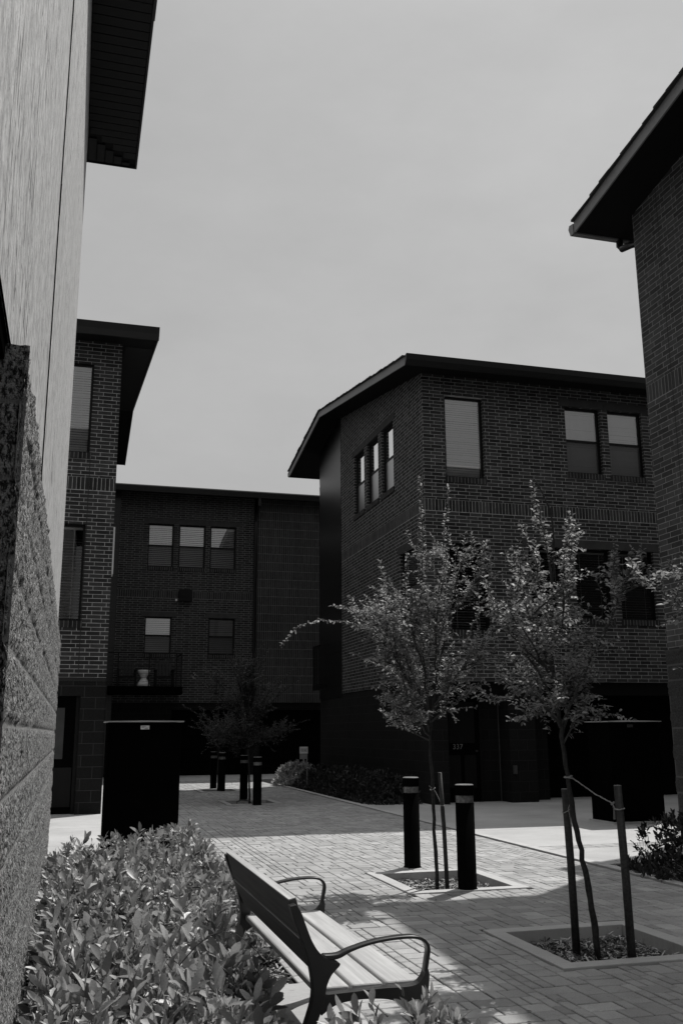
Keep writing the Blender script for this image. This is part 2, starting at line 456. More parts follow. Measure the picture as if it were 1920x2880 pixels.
# ---- unit paving: randomly coursed pavers in three sizes, laid on a jointing bed
U = .072
px0, px1, py0, py1 = 1.33, 5.47, -1.0, 29.6
PL = [(2.92,4.10,5.58,6.78), (2.95,4.12,8.40,9.74), (3.04,4.18,19.42,20.70), (3.06,4.10,23.75,24.95), (2.92,4.10,2.72,3.94)]
SLAB = (.84, 1.50, 3.0, 5.72)
def blocked(x0, x1, y0, y1):
    for b in PL + [SLAB]:
        if x0 < b[1]-.002 and x1 > b[0]+.002 and y0 < b[3]-.002 and y1 > b[2]+.002: return True
    return False
nx, ny = int((px1-px0)/U), int((py1-py0)/U)
occ = np.zeros((nx, ny), bool)
V = []; F = []; tone = []
def paver(x0, x1, y0, y1):
    j = .0045; c = .004
    x0 += j; x1 -= j; y0 += j; y1 -= j
    if x1-x0 < .02 or y1-y0 < .02: return
    h = random.gauss(0, .0011); sx = random.gauss(0, .005); sy = random.gauss(0, .005)
    mx, my = (x0+x1)/2, (y0+y1)/2
    z = lambda x, y, d: h + (x-mx)*sx + (y-my)*sy - d
    n = len(V)
    for (a, b, d) in ((x0,y0,c),(x1,y0,c),(x1,y1,c),(x0,y1,c),(x0+c,y0+c,0),(x1-c,y0+c,0),(x1-c,y1-c,0),(x0+c,y1-c,0)):
        V.append((a, b, z(a, b, d)))
    for a, b in ((x0,y0),(x1,y0),(x1,y1),(x0,y1)): V.append((a, b, -.03))
    F.extend([(n+4,n+5,n+6,n+7)] + [(n+i, n+(i+1)%4, n+4+(i+1)%4, n+4+i) for i in range(4)] + [(n+8+i, n+8+(i+1)%4, n+(i+1)%4, n+i) for i in range(4)])
    t = min(1, max(0, random.gauss(.48, .19))); tone.extend([t]*9)
SIZES = [(3,2)]*5 + [(2,2)]*4 + [(2,3)]*2 + [(1,2)]*3 + [(3,1)]*1
for j in range(ny):
    for i in range(nx):
        if occ[i, j]: continue
        opts = SIZES[:]; random.shuffle(opts); opts += [(2,1),(1,2),(1,1)]
        for w, d in opts:
            if i+w <= nx and j+d <= ny and not occ[i:i+w, j:j+d].any():
                occ[i:i+w, j:j+d] = True; break
        x0, x1, y0, y1 = px0+i*U, px0+(i+w)*U, py0+j*U, py0+(j+d)*U
        if blocked(x0, x1, y0, y1):             # cut pavers round the planters
            for b in PL + [SLAB]:
                if x0 < b[1] and x1 > b[0] and y0 < b[3] and y1 > b[2]:
                    if x0 < b[0]: paver(x0, b[0], y0, y1)
                    elif x1 > b[1]: paver(b[1], x1, y0, y1)
                    elif y0 < b[2]: paver(x0, x1, y0, b[2])
                    elif y1 > b[3]: paver(x0, x1, b[3], y1)
                    break
        else: paver(x0, x1, y0, y1)
me = bpy.data.meshes.new('paving'); me.from_pydata(V, [], F); me.update()
at = me.attributes.new('tone', 'FLOAT', 'FACE'); at.data.foreach_set('value', tone)
tag(link_mesh('paving', me, M['paver']), kind='structure')
g = MB()
cuts = sorted(PL + [SLAB], key=lambda b: b[2])
ys = sorted({py0, py1, *[v for b in cuts for v in b[2:4]]})
for y0, y1 in zip(ys[:-1], ys[1:]):
    m_ = (y0+y1)/2; xs = px0
    for b in sorted([b for b in cuts if b[2] < m_ < b[3]]):
        if b[0] > xs: g.box(xs, b[0], y0, y1, -.15, -.0105)
        xs = max(xs, b[1])
    g.box(xs, px1, y0, y1, -.15, -.0105)
tag(g.build('paving_bed', M['sand']), kind='structure')

# ---- concrete flatwork
g = MB()
def slabs(x0, x1, y0, y1, sx, sy, z=.0):
    nx_, ny_ = max(1, round((x1-x0)/sx)), max(1, round((y1-y0)/sy))
    for i in range(nx_):
        for j in range(ny_):
            g.box(x0+(x1-x0)*i/nx_+.004, x0+(x1-x0)*(i+1)/nx_-.004, y0+(y1-y0)*j/ny_+.004, y0+(y1-y0)*(j+1)/ny_-.004, -.15, z)
slabs(5.60, 22, 11.26, 19.4, 3.1, 2.05); slabs(5.60, 22, 9.62, 10.96, 3.1, 1.34)
slabs(-8, 1.33, 10.9, 29.6, 2.4, 2.2); slabs(-8, 22, 29.6, 33.6, 3, 4.)
tag(g.build('concrete_apron', M['concrete']), kind='structure')
g = MB(); g.box(5.60, 22, 10.964, 11.256, -.15, -.008); tag(g.build('apron_band_bed', M['sand']), kind='structure')
V = []; F = []; tone = []
for i in range(90):
    for j in range(2): paver(5.604+i*.18, 5.604+(i+1)*.18, 10.965+j*.145, 10.965+(j+1)*.145)
me = bpy.data.meshes.new('apron_band'); me.from_pydata(V, [], F); me.update()
at = me.attributes.new('tone', 'FLOAT', 'FACE'); at.data.foreach_set('value', tone)
tag(link_mesh('paving_strip', me, M['paver']), kind='structure')

def kerb(name, segs):
    mb = MB()
    for x0, x1, y0, y1 in segs: mb.box(x0, x1, y0, y1, -.15, .012)
    o = bevel(mb.build(name, M['kerb']), .006); tag(o, kind='structure'); return o
seg = []
y = 9.60
while y > -1:
    seg.append((5.475, 5.595, max(-1, y-1.18), y-.008)); y -= 1.19
y = 17.6
while y < 27.0:
    seg.append((5.475+random.uniform(-.008,.012), 5.60+random.uniform(-.006,.01), y+.008, min(y+1.18, 27))); y += 1.19
y = 11.268
while y < 17.4:
    seg.append((5.475, 5.595, y+.004, min(y+1.18, 17.6))); y += 1.19
seg.append((5.475, 5.595, 9.61, 11.26))
kerb('kerb', seg)

# planting beds
g = MB(); g.box(5.60, 22, -1, 9.60, -.15, -.012); g.box(5.605, 6.845, 19.41, 27.0, -.15, -.010)
g.box(-.9, .835, -1, 10.89, -.15, -.014); g.box(.836, 1.325, 5.73, 10.89, -.15, -.016); g.box(.836, 1.325, -1, 2.99, -.15, -.017)
tag(g.build('planting_bed', M['soil']), kind='structure')
g = MB(); g.box(*SLAB[:2], SLAB[2]+.004, SLAB[3]-.004, -.15, .008)
tag(bevel(g.build('bench_slab', M['slab']), .006), kind='structure')

# ------------------------------------------------------------------ leaves and chips (numpy)
def leaf_mesh(name, P, D, Nn, L, W, mat, parent=None, fold=.25, curl=.15, stations=((0,.0),(.3,.85),(.62,1.0),(.86,.6),(1.,.0)), tones=None):
    P, D, Nn = np.asarray(P, float), np.asarray(D, float), np.asarray(Nn, float)
    D /= np.linalg.norm(D, axis=1, keepdims=True)
    S = np.cross(D, Nn); S /= (np.linalg.norm(S, axis=1, keepdims=True) + 1e-9)
    Nn = np.cross(S, D)
    n = len(P); L = np.broadcast_to(L, n)[:, None]; W = np.broadcast_to(W, n)[:, None]
    verts = []
    mids = [s for s in stations if s[1] > 0]
    def mid(t): return P + D*L*t - Nn*L*curl*t*t
    verts.append(mid(0))
    for t, w in mids:
        c = mid(t); verts += [c - S*W*w*.5 + Nn*W*w*fold*.5, c, c + S*W*w*.5 + Nn*W*w*fold*.5]
    verts.append(mid(1.))
    k = len(verts); co = np.stack(verts, 1).reshape(-1, 3)
    q = []; tr = []
    tr += [(0, 2, 1), (0, 3, 2)]
    m = len(mids)
    for i in range(m-1):
        a = 1+3*i; b = a+3
        q += [(a, a+1, b+1, b), (a+1, a+2, b+2, b+1)]
    a = 1+3*(m-1); tip = k-1
    tr += [(a, a+1, tip), (a+1, a+2, tip)]
    off = (np.arange(n)*k)[:, None]
    loops = []; sizes = []
    for f in tr: loops.append(off + np.array(f)[None]); sizes.append(3)
    for f in q: loops.append(off + np.array(f)[None]); sizes.append(4)
    lp = np.concatenate([l.reshape(-1) for l in loops]).astype(np.int32)
    sz = np.concatenate([np.full(n, s, np.int32) for s in sizes])
    me = bpy.data.meshes.new(name)
    me.vertices.add(len(co)); me.vertices.foreach_set('co', co.astype(np.float32).reshape(-1))
    me.loops.add(len(lp)); me.loops.foreach_set('vertex_index', lp)
    me.polygons.add(len(sz)); st = np.concatenate([[0], np.cumsum(sz)[:-1]]).astype(np.int32)
    me.polygons.foreach_set('loop_start', st); me.polygons.foreach_set('loop_total', sz)
    me.update(calc_edges=True)
    t = rng.random(n) if tones is None else tones
    at = me.attributes.new('tone', 'FLOAT', 'POINT'); at.data.foreach_set('value', np.repeat(t, k).astype(np.float32))
    return link_mesh(name, me, mat, parent, smooth=False)

def rand_unit(n):
    v = rng.normal(size=(n, 3)); return v/np.linalg.norm(v, axis=1, keepdims=True)

def chips(name, x0, x1, y0, y1, z, dens, label, cat='mulch'):
    n = int((x1-x0)*(y1-y0)*dens)
    P = np.c_[rng.uniform(x0, x1, n), rng.uniform(y0, y1, n), z + rng.random(n)**1.5*.035]
    a = rng.uniform(0, 2*math.pi, n); D = np.c_[np.cos(a), np.sin(a), rng.normal(0, .3, n)]
    Nn = np.c_[rng.normal(0, .35, n), rng.normal(0, .35, n), np.ones(n)]
    o = leaf_mesh(name, P, D, Nn, rng.uniform(.015, .07, n), rng.uniform(.004, .012, n), M['chip'], None, 0, 0,
                  stations=((0,0),(.05,.9),(.9,1.),(1,0)), tones=rng.random(n)**2.2)
    return tag(o, label, cat, None, 'stuff')

# ------------------------------------------------------------------ planters set in the paving
plabels = ['square concrete planter edge around the tree nearest the right edge with two stakes',
           'square concrete planter edge between the two big bollards',
           'square concrete planter edge around the far shaded tree between two bollards',
           'farthest square planter edge beside the two farthest bollards',
           'square concrete planter edge off the bottom right of the photo']
mulch_lab = ['shredded mulch in the planter with the two-staked tree', 'shredded mulch in the planter between the two big bollards',
             'dark mulch in the shaded planter under the far tree', 'sunlit mulch in the farthest planter', 'mulch in the planter nearest the camera']
for k, (x0, x1, y0, y1) in enumerate(PL):
    w = .125; mb = MB(); e = .004
    mb.box(x0+e, x1-e, y0+e, y0+w, -.15, .010); mb.box(x0+e, x1-e, y1-w, y1-e, -.15, .010)
    mb.box(x0+e, x0+w, y0+w, y1-w, -.15, .010); mb.box(x1-w, x1-e, y0+w, y1-w, -.15, .010)
    tag(bevel(mb.build('planter_edge', M['kerb']), .005), plabels[k], 'planter', 'planter edges set in the paving')
    mb = MB(); mb.box(x0+w, x1-w, y0+w, y1-w, -.15, -.085)
    tag(mb.build('soil', M['mulch']), kind='structure')
    chips('mulch', x0+w+.01, x1-w-.01, y0+w+.01, y1-w-.01, -.085, 3400 if k < 2 else 900, mulch_lab[k])
chips('mulch', .3, 1.30, 5.74, 6.9, -.012, 2500, 'shredded mulch on the ground behind the bench')
chips('mulch', -.1, .83, 3.0, 5.8, -.012, 900, 'shredded mulch under the leafy bed beside the stone wall')
chips('mulch', 5.61, 6.4, 6.4, 9.58, -.010, 500, 'dark mulch in front of the right hand shrub')

# ================================================================== BUILDINGS
# ---- middle building (three storeys, brick, gable end to the walkway)
X, Y = 6.852, 18.1
b = empty('brick_building', (X, Y, 0), 'three storey dark brick building with door 337 at its foot', 'building', 'dark brick townhouses round the courtyard')
wS = [(7.366,8.256,6.657,8.482,'single','white'), (10.240,11.12,6.94,8.478,'double','white'), (11.312,12.19,6.94,8.478,'double','white'),
      (7.37,8.257,3.42,5.238,'single','dim'), (9.186,10.05,3.72,5.24,'double','dim'), (10.268,11.124,3.72,5.24,'double','dim'), (11.33,12.21,3.72,5.24,'double','dim')]
facade('south_wall', 'S', Y, X, 20, 2.3876, 8.95, [w[:4] for w in wS], M['brick'], b)
for w in wS:
    if w[4] == 'single' and w[5] == 'white': window('S', Y, *w[:4], b, 'single', 'white', tilt=66, pitch=.05, drop=.0)
    elif w[5] == 'white': window('S', Y, *w[:4], b, 'double', 'white', tilt=74, pitch=.05)
    else: window('S', Y, *w[:4], b, w[4], 'dim', tilt=12, pitch=.055, glass='glass_low')
    sill('S', Y, w[0], w[1], w[2], b)
lintel('S', Y, 10.10, 12.36, 8.480, 8.66, b, (11.22,))
lintel('S', Y, 9.04, 12.36, 5.242, 5.42, b, (10.16, 11.23))
wW = [(20.05,20.95,6.90,8.50), (21.20,22.14,6.90,8.50), (22.37,23.30,6.90,8.50), (18.62,19.75,3.72,5.24)]
facade('west_wall', 'W', X, Y, 24.57, 2.3876, 8.95, wW, M['brick'], b, reveal=.09, slope=[(24.57, 10.02)])
for i, w in enumerate(wW):
    window('W', X, *w, b, 'double', 'white' if i < 3 else 'dim', tilt=80, d0=.07, glass='glass_strong', half=i < 3); sill('W', X, w[0], w[1], w[2], b)
lintel('W', X, 19.92, 23.43, 8.502, 8.68, b, (21.08, 22.26)); lintel('W', X, 18.5, 19.86, 5.242, 5.42, b)
siding('corner_siding', 'W', X, 24.575, 26.95, 2.30, 10.0, b)
mb = MB(); mb.box(X+.03, 19.9, 26.7, 26.9, 0, 9.7); mb.box(19.7, 19.9, 18.2, 26.7, 0, 9); mb.build('rear_wall', M['metal'], b)
mb = MB(); mb.box(X+.25, 19.6, 18.45, 26.6, 8.6, 8.8); mb.box(X+.2, 19.6, 18.75, 26.6, 5.45, 5.6); mb.build('floor_slab', M['dark'], b)
# stone base: west side, corner pier, recessed entry with door 337, second pier, garage opening
mb = MB()
mb.box(X+.012, X+.25, Y+.25, 24.57, 0, 2.383); mb.box(X+.012, X+.38, Y+.012, Y+.25, 0, 2.383)
mb.box(X+.25, 7.252, Y+.30, 18.62, 0, 2.383)
mb.box(8.13, 8.56, 18.60, 18.9, 0, 2.383); mb.box(8.56, 9.14, Y+.012, 18.9, 0, 2.383)
mb.box(9.14, 9.66, 18.62, 18.9, 0, 2.383)
mb.build('block_base', M['block'], b)
mb = MB(); mb.box(X+.05, 20, Y+.02, Y+.6, 2.386, 2.46); mb.box(X+.05, 20, 18.3, 18.62, 2.13, 2.384); mb.build('entry_soffit', M['soffit'], b)
mb = MB(); mb.box(X+.012, X+.25, 24.575, 26.95, 0, 2.30); mb.build('corner_base', M['block'], b)
mb = MB(); mb.box(9.66, 20, 19.15, 19.25, 0, 2.4)
for i in range(5): mb.box(9.7, 16, 19.13, 19.15, .02+i*.46, .44+i*.46)
mb.build('garage_door', M['garage'], b)
mb = MB(); mb.box(7.255, 8.128, 18.56, 18.62, .0, 2.13); dr = mb.build('door', M['garage'], b)
mb = MB()
for (u0, u1, z0, z1) in ((7.40,7.66,.28,.92),(7.74,8.0,.28,.92)): mb.box(u0, u1, 18.545, 18.558, z0, z1)
mb.box(7.25,7.30,18.535,18.56,0,2.13); mb.box(8.085,8.13,18.535,18.56,0,2.13); mb.box(7.30,8.085,18.535,18.56,2.08,2.13)
mb.box(7.42,7.98,18.545,18.558,1.16,1.98)
mb.build('door_panel', M['frame'], dr)
mb = MB(); mb.cyl(8.01, 18.52, .98, 1.02, .03, n=16); mb.build('handle', M['iron'], dr)
text_mesh('house_number', '337', .145, M['number'], dr, Matrix.Translation((7.60, 18.538, 1.085)) @ Matrix.Rotation(math.pi/2, 4, 'X'), .002, 1.05)
mb = MB(); mb.tube([(8.54,18.59,2.38),(8.545,18.585,0.0)], .012, 6); mb.build('conduit', M['pipe'], b)
mb = MB(); mb.box(8.60,8.68,18.075,18.11,.55,.72); mb.box(8.615,8.665,18.065,18.075,.57,.70); mb.build('outlet_box', M['pipe'], b)
mb = MB(TF('S', Y)); mb.box(7.345, 7.360, -.0015, .01, 2.40, 8.9); mb.build('expansion_joint', M['joint'], b)
# roof
RX = 6.25
under = [(17.45, 8.82), (24.66, 10.04), (28.6, 9.33)]
mb = MB(); mb.prism([(17.45,8.82),(24.66,10.04),(28.6,9.33),(28.6,9.49),(24.66,10.20),(17.45,8.98)], 'x', RX+.02, 20.4)
rf = mb.build('roof', M['soffit'], b)
mb = MB()
for (y0,z0),(y1,z1) in zip(under[:-1], under[1:]):
    mb.prism([(y0,z0-.012),(y1,z1-.012),(y1,z1+.175),(y0,z0+.175)], 'x', RX-.004, RX+.02)
mb.build('rake_fascia', M['fascia'], rf)
shingle_edge('shingle', [(y, z+.168) for y, z in under], RX-.03, 20.4, rf)
mb = MB(); mb.prism([(17.44,8.80),(17.44,9.0),(17.30,9.015),(17.33,8.90),(17.40,8.80)], 'x', RX-.01, 20.4)
mb.build('gutter', M['fascia_dark'], rf)
mb = MB(); mb.prism([(28.61,9.31),(28.72,9.36),(28.73,9.46),(28.61,9.50)], 'x', RX-.01, 20.4); mb.build('gutter', M['fascia_dark'], rf)
# balcony slab seen edge on at the back corner of the middle building
mb = MB(); mb.box(6.62,6.84,26.1,26.9,2.55,2.7)
for i in range(7): mb.box(6.63,6.65,26.15+i*.12,26.17+i*.12,2.7,3.75)
mb.box(6.62,6.66,26.1,26.9,3.75,3.80); mb.build('side_balcony', M['frame'], b)

# ---- left (west) brick building, mirror twin
XL = .572
b = empty('brick_building', (XL, Y, 0), 'brick building just behind the pale stucco wall with tall narrow windows', 'building', 'dark brick townhouses round the courtyard')
wL = [(-.835,.056,6.63,8.46), (-.835,.062,3.41,5.24)]
facade('south_wall', 'S', Y, -9, XL, 2.3876, 8.95, wL, M['brick_left'], b)
window('S', Y, *wL[0], b, 'single', 'white', tilt=62, pitch=.05); window('S', Y, *wL[1], b, 'single', 'dim', tilt=14, pitch=.055, glass='glass_low')
for w in wL: sill('S', Y, w[0], w[1], w[2], b)
facade('east_wall', 'E', XL, Y, 29, 2.3876, 8.95, [], M['brick_left'], b, slope=[(29, 9.7), (26.4, 10.3)])
mb = MB(TF('E', XL)); mb.box(18.16, 18.5, -.032, 0, 4.32, 5.22); mb.build('window_trim', M['planter'], b)
mb = MB(TF('S', Y)); mb.box(.066, .080, -.0015, .01, 2.40, 6.5); mb.build('expansion_joint', M['joint'], b)
mb = MB(); mb.box(.14, XL, Y+.012, Y+.35, 0, 2.32); mb.box(-9, -.95, Y+.012, Y+.35, 0, 2.32); mb.box(-.95, .14, Y+.012, Y+.30, 2.06, 2.32)
mb.box(XL-.3, XL+.022, Y+.03, 29, 0, 2.31); mb.build('block_base', M['block_west'], b)
mb = MB(); mb.box(-9, XL-.01, Y+.02, Y+.4, 2.322, 2.385); mb.build('ledge', M['fascia_dark'], b)
mb = MB(); mb.box(-.95, .138, Y+.20, Y+.26, 0, 2.06); dr = mb.build('door', M['garage'], b)
mb = MB(); mb.box(-.84,.05,Y+.185,Y+.20,.12,.80); mb.box(-.95,-.88,Y+.17,Y+.20,0,2.06); mb.box(.07,.138,Y+.15,Y+.20,0,2.06); mb.build('door_panel', M['frame'], dr)
mb = MB(); mb.box(-.62,-.12,Y+.185,Y+.199,.95,1.85); mb.build('door_pane', M['pipe'], dr)
text_mesh('house_number', '8', .15, M['number'], dr, Matrix.Translation((-.285, Y+.178, 1.06)) @ Matrix.Rotation(math.pi/2, 4, 'X'), .002)
mb = MB(); mb.box(-9, -8.8, Y+.1, 29, 0, 9); mb.box(-9, XL-.1, 28.8, 29, 0, 9); mb.build('rear_wall', M['metal'], b)
LX = 1.215
under = [(17.45, 8.80), (26.4, 10.36), (30.2, 9.80)]
mb = MB(); mb.prism([(17.45,8.80),(26.4,10.36),(30.2,9.80),(30.2,9.95),(26.4,10.52),(17.45,8.96)], 'x', -9.5, LX-.02)
rf = mb.build('roof', M['soffit'], b)
mb = MB()
for i in range(62):                              # louvre strips in the rake soffit
    y = 18.3 + i*.13; z = 8.80 + (y-17.45)*.1743
    mb.add([(XL+.06,y,z-.002),(LX-.05,y,z-.002),(LX-.05,y+.075,z-.004+.013),(XL+.06,y+.075,z-.004+.013),(XL+.06,y+.07,z-.022+.013),(LX-.05,y+.07,z-.022+.013)],
           [(0,1,5,4),(4,5,2,3)])
mb.build('soffit_vent', M['soffit_near'], rf)
mb = MB()
for (y0,z0),(y1,z1) in zip(under[:-1], under[1:]):
    mb.prism([(y0,z0-.01),(y1,z1-.01),(y1,z1+.17),(y0,z0+.17)], 'x', LX-.02, LX+.004)
mb.build('rake_fascia', M['fascia_dark'], rf)
mb = MB(); mb.prism([(17.44,8.78),(17.44,8.99),(17.29,9.005),(17.33,8.88),(17.40,8.78)], 'x', -9.5, LX+.01)
mb.build('gutter', M['fascia_dark'], rf)

# ---- far building closing the walkway
YF = 32.76
b = empty('brick_building', (5.0, YF, 0), 'farthest brick building closing the walkway, with a balcony and three upper windows', 'building', 'dark brick townhouses round the courtyard')
wF = [(2.21,3.085,6.97,8.49), (3.27,4.185,6.97,8.49), (4.36,5.27,6.97,8.49), (2.21,3.115,3.99,5.25), (4.37,5.285,3.99,5.25)]
facade('south_wall', 'S', YF, 1.25, 5.92, 2.3876, 9.62, wF, M['brick_far'], b)
for i, w in enumerate(wF):
    window('S', YF, *w, b, 'double', 'white' if i < 4 else 'dim', tilt=58 if i < 3 else 76, pitch=.066); sill('S', YF, w[0], w[1], w[2], b)
lintel('S', YF, 2.05, 5.43, 8.492, 8.67, b, (3.18, 4.27)); lintel('S', YF, 2.08, 3.25, 5.252, 5.43, b); lintel('S', YF, 4.24, 5.41, 5.252, 5.43, b)
facade('tiled_bay', 'S', YF-.10, 6.02, 13, 2.39, 9.62, [], M['tile'], b)
mb = MB(); mb.box(6.02, 6.05, YF-.098, YF+.1, 2.39, 9.6); mb.build('bay_return', M['metal'], b)
siding('corner_siding', 'S', YF, -9, 1.245, 0, 9.62, b)
mb = MB(); mb.box(-9, 13, YF+.5, YF+8, 0, 9.6); mb.build('building_core', M['dark'], b)
mb = MB(); mb.box(1.25, 3.2, YF+.01, YF+.3, 0, 2.384); mb.box(5.75, 6.2, YF+.01, YF+.3, 0, 2.384); mb.box(3.2, 5.75, YF+.05, YF+.3, 2.15, 2.384)
mb.box(6.2, 13, YF+.05, YF+.3, 2.15, 2.384); mb.build('block_base', M['block'], b)
for x0, x1 in ((3.22, 5.73), (6.24, 8.9), (9.1, 12.8)):
    mb = MB()
    for i in range(5): mb.box(x0, x1, YF+.30, YF+.36, .01+i*.43, .42+i*.43)
    mb.build('garage_door', M['garage'], b)
mb = MB(); mb.prism([(32.1,9.46),(37,10.3),(41,9.6),(41,9.75),(37,10.45),(32.1,9.62)], 'x', -9.5, 13.5); rf = mb.build('roof', M['soffit'], b)
mb = MB(); mb.prism([(32.10,9.44),(32.10,9.64),(31.99,9.66),(31.97,9.62),(32.02,9.44)], 'x', -9.5, 13.5); mb.build('gutter', M['fascia_dark'], rf)
mb = MB(); mb.tube([(5.97,32.08,9.45),(5.97,32.1,9.2),(5.96,32.55,8.95),(5.96,32.68,8.7),(5.96,32.68,2.2)], .05, 8); mb.build('downspout', M['metal'], rf)
mb = MB(); mb.box(3.33,3.77,YF-.12,YF,5.80,6.20); mb.box(3.42,3.62,YF-.135,YF-.12,5.95,6.14); mb.build('vent_hood', M['frame'], b)
mb = MB(); mb.box(3.21,3.27,YF-.05,YF,5.80,5.87); mb.build('sensor', M['white'], b)
mb = MB(); mb.box(-.8, 3.42, 31.5, YF-.02, 2.62, 2.86); bal = mb.build('balcony', M['cab'], b)
mb = MB()
for x in (-.75, .3, 1.35, 2.33, 3.20, 3.36): mb.box(x-.02, x+.02, 31.52, 31.56, 2.86, 3.92)
mb.box(-.8, 3.40, 31.515, 31.565, 3.90, 3.94)
for i in range(7): mb.tube([(-.8,31.54,3.0+i*.13),(3.38,31.54,3.0+i*.13)], .006, 5)
for i in range(7): mb.tube([(3.37,31.54,3.0+i*.13),(3.37,YF-.1,3.0+i*.13)], .006, 5)
mb.box(3.35,3.39,31.54,YF-.03,3.90,3.94)
mb.build('railing', M['frame'], bal)
# loose things on that balcony
mb = MB(); mb.lathe(2.19, 31.85, [(.19,2.862),(.20,2.90),(.17,3.0),(.10,3.09),(.085,3.14),(.11,3.20),(.17,3.28),(.20,3.36),(.20,3.385),(.17,3.39)], 28)
tag(mb.build('hourglass_stool', M['planter'], None, True), 'small white hourglass stool on the far balcony', 'stool')
for i, x in enumerate((1.66, 2.86)):
    t = empty('balcony_chair', (x, 32.0, 2.862), ['dark slatted chair left of the white stool on the far balcony', 'dark slatted chair right of the white stool on the far balcony'][i], 'chair', 'chairs on the far balcony')
    mb = MB(); mb.box(x-.27, x+.27, 31.8, 32.25, 3.16, 3.20); mb.build('seat', M['frame'], t)
    mb = MB()
    for j in range(5): mb.prism([(32.2,3.18),(32.42,3.72-.02*abs(j-2)),(32.45,3.71-.02*abs(j-2)),(32.23,3.17)], 'x', x-.26+j*.107, x-.17+j*.107)
    mb.build('backrest', M['frame'], t)
    for sx in (-.28, .28):
        mb = MB(); mb.box(x+sx-.04, x+sx+.04, 31.75, 32.3, 3.39, 3.42); mb.build('armrest', M['frame'], t)
        for yy in (31.8, 32.22):
            mb = MB(); mb.box(x+sx-.025, x+sx+.025, yy, yy+.05, 2.862, 3.39); mb.build('leg', M['frame'], t)

# ---- right (east) building with an added, unseen shade wing
XR, YE = 7.60, 11.11
b = empty('brick_building', (XR, YE, 0), 'brick building cropped by the right edge with a pale sloping rake and gutter corner', 'building', 'dark brick townhouses round the courtyard')
facade('west_wall', 'W', XR, -4, YE, 2.43, 8.9, [(5.2,6.1,3.72,5.24)], M['brick_east'], b, slope=[(YE,8.92),(1.0,10.62),(-4,9.8)])
window('W', XR, 5.2,6.1,3.72,5.24, b, 'double', 'dim')
mb = MB(); mb.quad((XR,YE,2.43),(16,YE,2.43),(16,YE,8.9),(XR,YE,8.9)); mb.build('north_wall', M['brick_east'], b)
mb = MB(TF('W', XR)); mb.box(10.50, 10.512, -.0015, .01, 2.45, 8.95); mb.build('expansion_joint', M['joint'], b)
# split-face pilaster base standing slightly proud
nb, nz = 40, 120
def rough_sheet(name, P0, eu, ez, un, zn, nrm, amp, mat, parent, jz=.2032, joint=True, seed=0, ju=.4064, gap=.006, edge=0.):
    """displaced split-face sheet: P0 + u*eu + z*ez, un: list of u stations"""
    zn = np.asarray(zn); un = np.asarray(un)
    vs = []; jt = []
    for z in zn:
        row = int(z//jz); fz = min(z % jz, jz - z % jz)
        for u in un:
            off = (row % 2)*ju*.5; uu = (u+off) % ju; fu = min(uu, ju-uu)
            d = min(fz, fu) if joint else 1.
            p = P0 + eu*u + ez*z
            q = Vector((p.x*1.0, p.y, p.z)) + Vector((seed, 3*seed, 0))
            blk = noise.noise(Vector((row*7.3+seed, math.floor((u+off)/ju)*3.1, 1.7)))
            h = amp*(.55*noise.fractal(q*5.0, .9, 2.1, 3) + .50*noise.fractal(q*22, .8, 2.0, 3) + .65*noise.noise(q*75) + .4*noise.noise(q*31)) + amp*.35*blk
            r = max(0., 1 - d/gap) if d < gap else 0.
            sh = 1 - math.exp(-(d/.018)**2)
            h = (h + amp*.62)*sh if not r else -.0008
            if edge: h -= 0
            p = p + nrm*h
            vs.append(tuple(p)); jt.append(1.0 if d < gap*.8 else 0.)
    nu = len(un)
    fs = [(j*nu+i, j*nu+i+1, (j+1)*nu+i+1, (j+1)*nu+i) for j in range(len(zn)-1) for i in range(nu-1)]
    me = bpy.data.meshes.new(name); me.from_pydata(vs, [], fs); me.update()
    at = me.attributes.new('joint', 'FLOAT', 'POINT'); at.data.foreach_set('value', jt)
    return link_mesh(name, me, mat, parent, smooth=True)
zst = np.arange(0, 2.4301, .018)
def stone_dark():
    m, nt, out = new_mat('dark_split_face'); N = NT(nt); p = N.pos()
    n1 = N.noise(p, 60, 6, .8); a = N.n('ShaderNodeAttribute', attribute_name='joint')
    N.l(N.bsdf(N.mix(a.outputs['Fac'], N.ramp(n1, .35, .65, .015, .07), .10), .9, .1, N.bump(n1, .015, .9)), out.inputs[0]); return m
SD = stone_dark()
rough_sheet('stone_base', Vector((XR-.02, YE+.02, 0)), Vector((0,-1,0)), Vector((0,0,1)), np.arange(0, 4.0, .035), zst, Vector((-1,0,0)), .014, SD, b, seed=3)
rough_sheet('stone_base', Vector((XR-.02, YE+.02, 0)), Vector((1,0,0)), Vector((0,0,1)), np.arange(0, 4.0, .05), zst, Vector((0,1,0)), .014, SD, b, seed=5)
mb = MB(); mb.box(XR-.03, XR+4, YE-4, YE+.03, 2.41, 2.432); mb.build('ledge', M['lintel'], b)
mb = MB(); mb.box(XR+.1, 16, -4, YE-.1, 0, 2.41); mb.box(XR+.5, 16, -4, YE-.3, 2.45, 8.8); mb.build('building_core', M['dark'], b)
EX = 6.93
under = [(11.62, 8.76), (1.0, 10.55), (-5, 9.6)]
mb = MB(); mb.prism([(11.62,8.76),(1.0,10.55),(-5,9.6),(-5,9.75),(1.0,10.71),(11.62,8.92)], 'x', EX+.02, 16); rf = mb.build('roof', M['soffit'], b)
mb = MB()
for (y0,z0),(y1,z1) in zip(under[:-1], under[1:]):
    mb.prism([(y0,z0-.012),(y1,z1-.012),(y1,z1+.165),(y0,z0+.165)], 'x', EX-.004, EX+.02)
mb.build('rake_fascia', M['fascia'], rf)
shingle_edge('shingle', [(y, z+.16) for y, z in under], EX-.03, 16, rf)
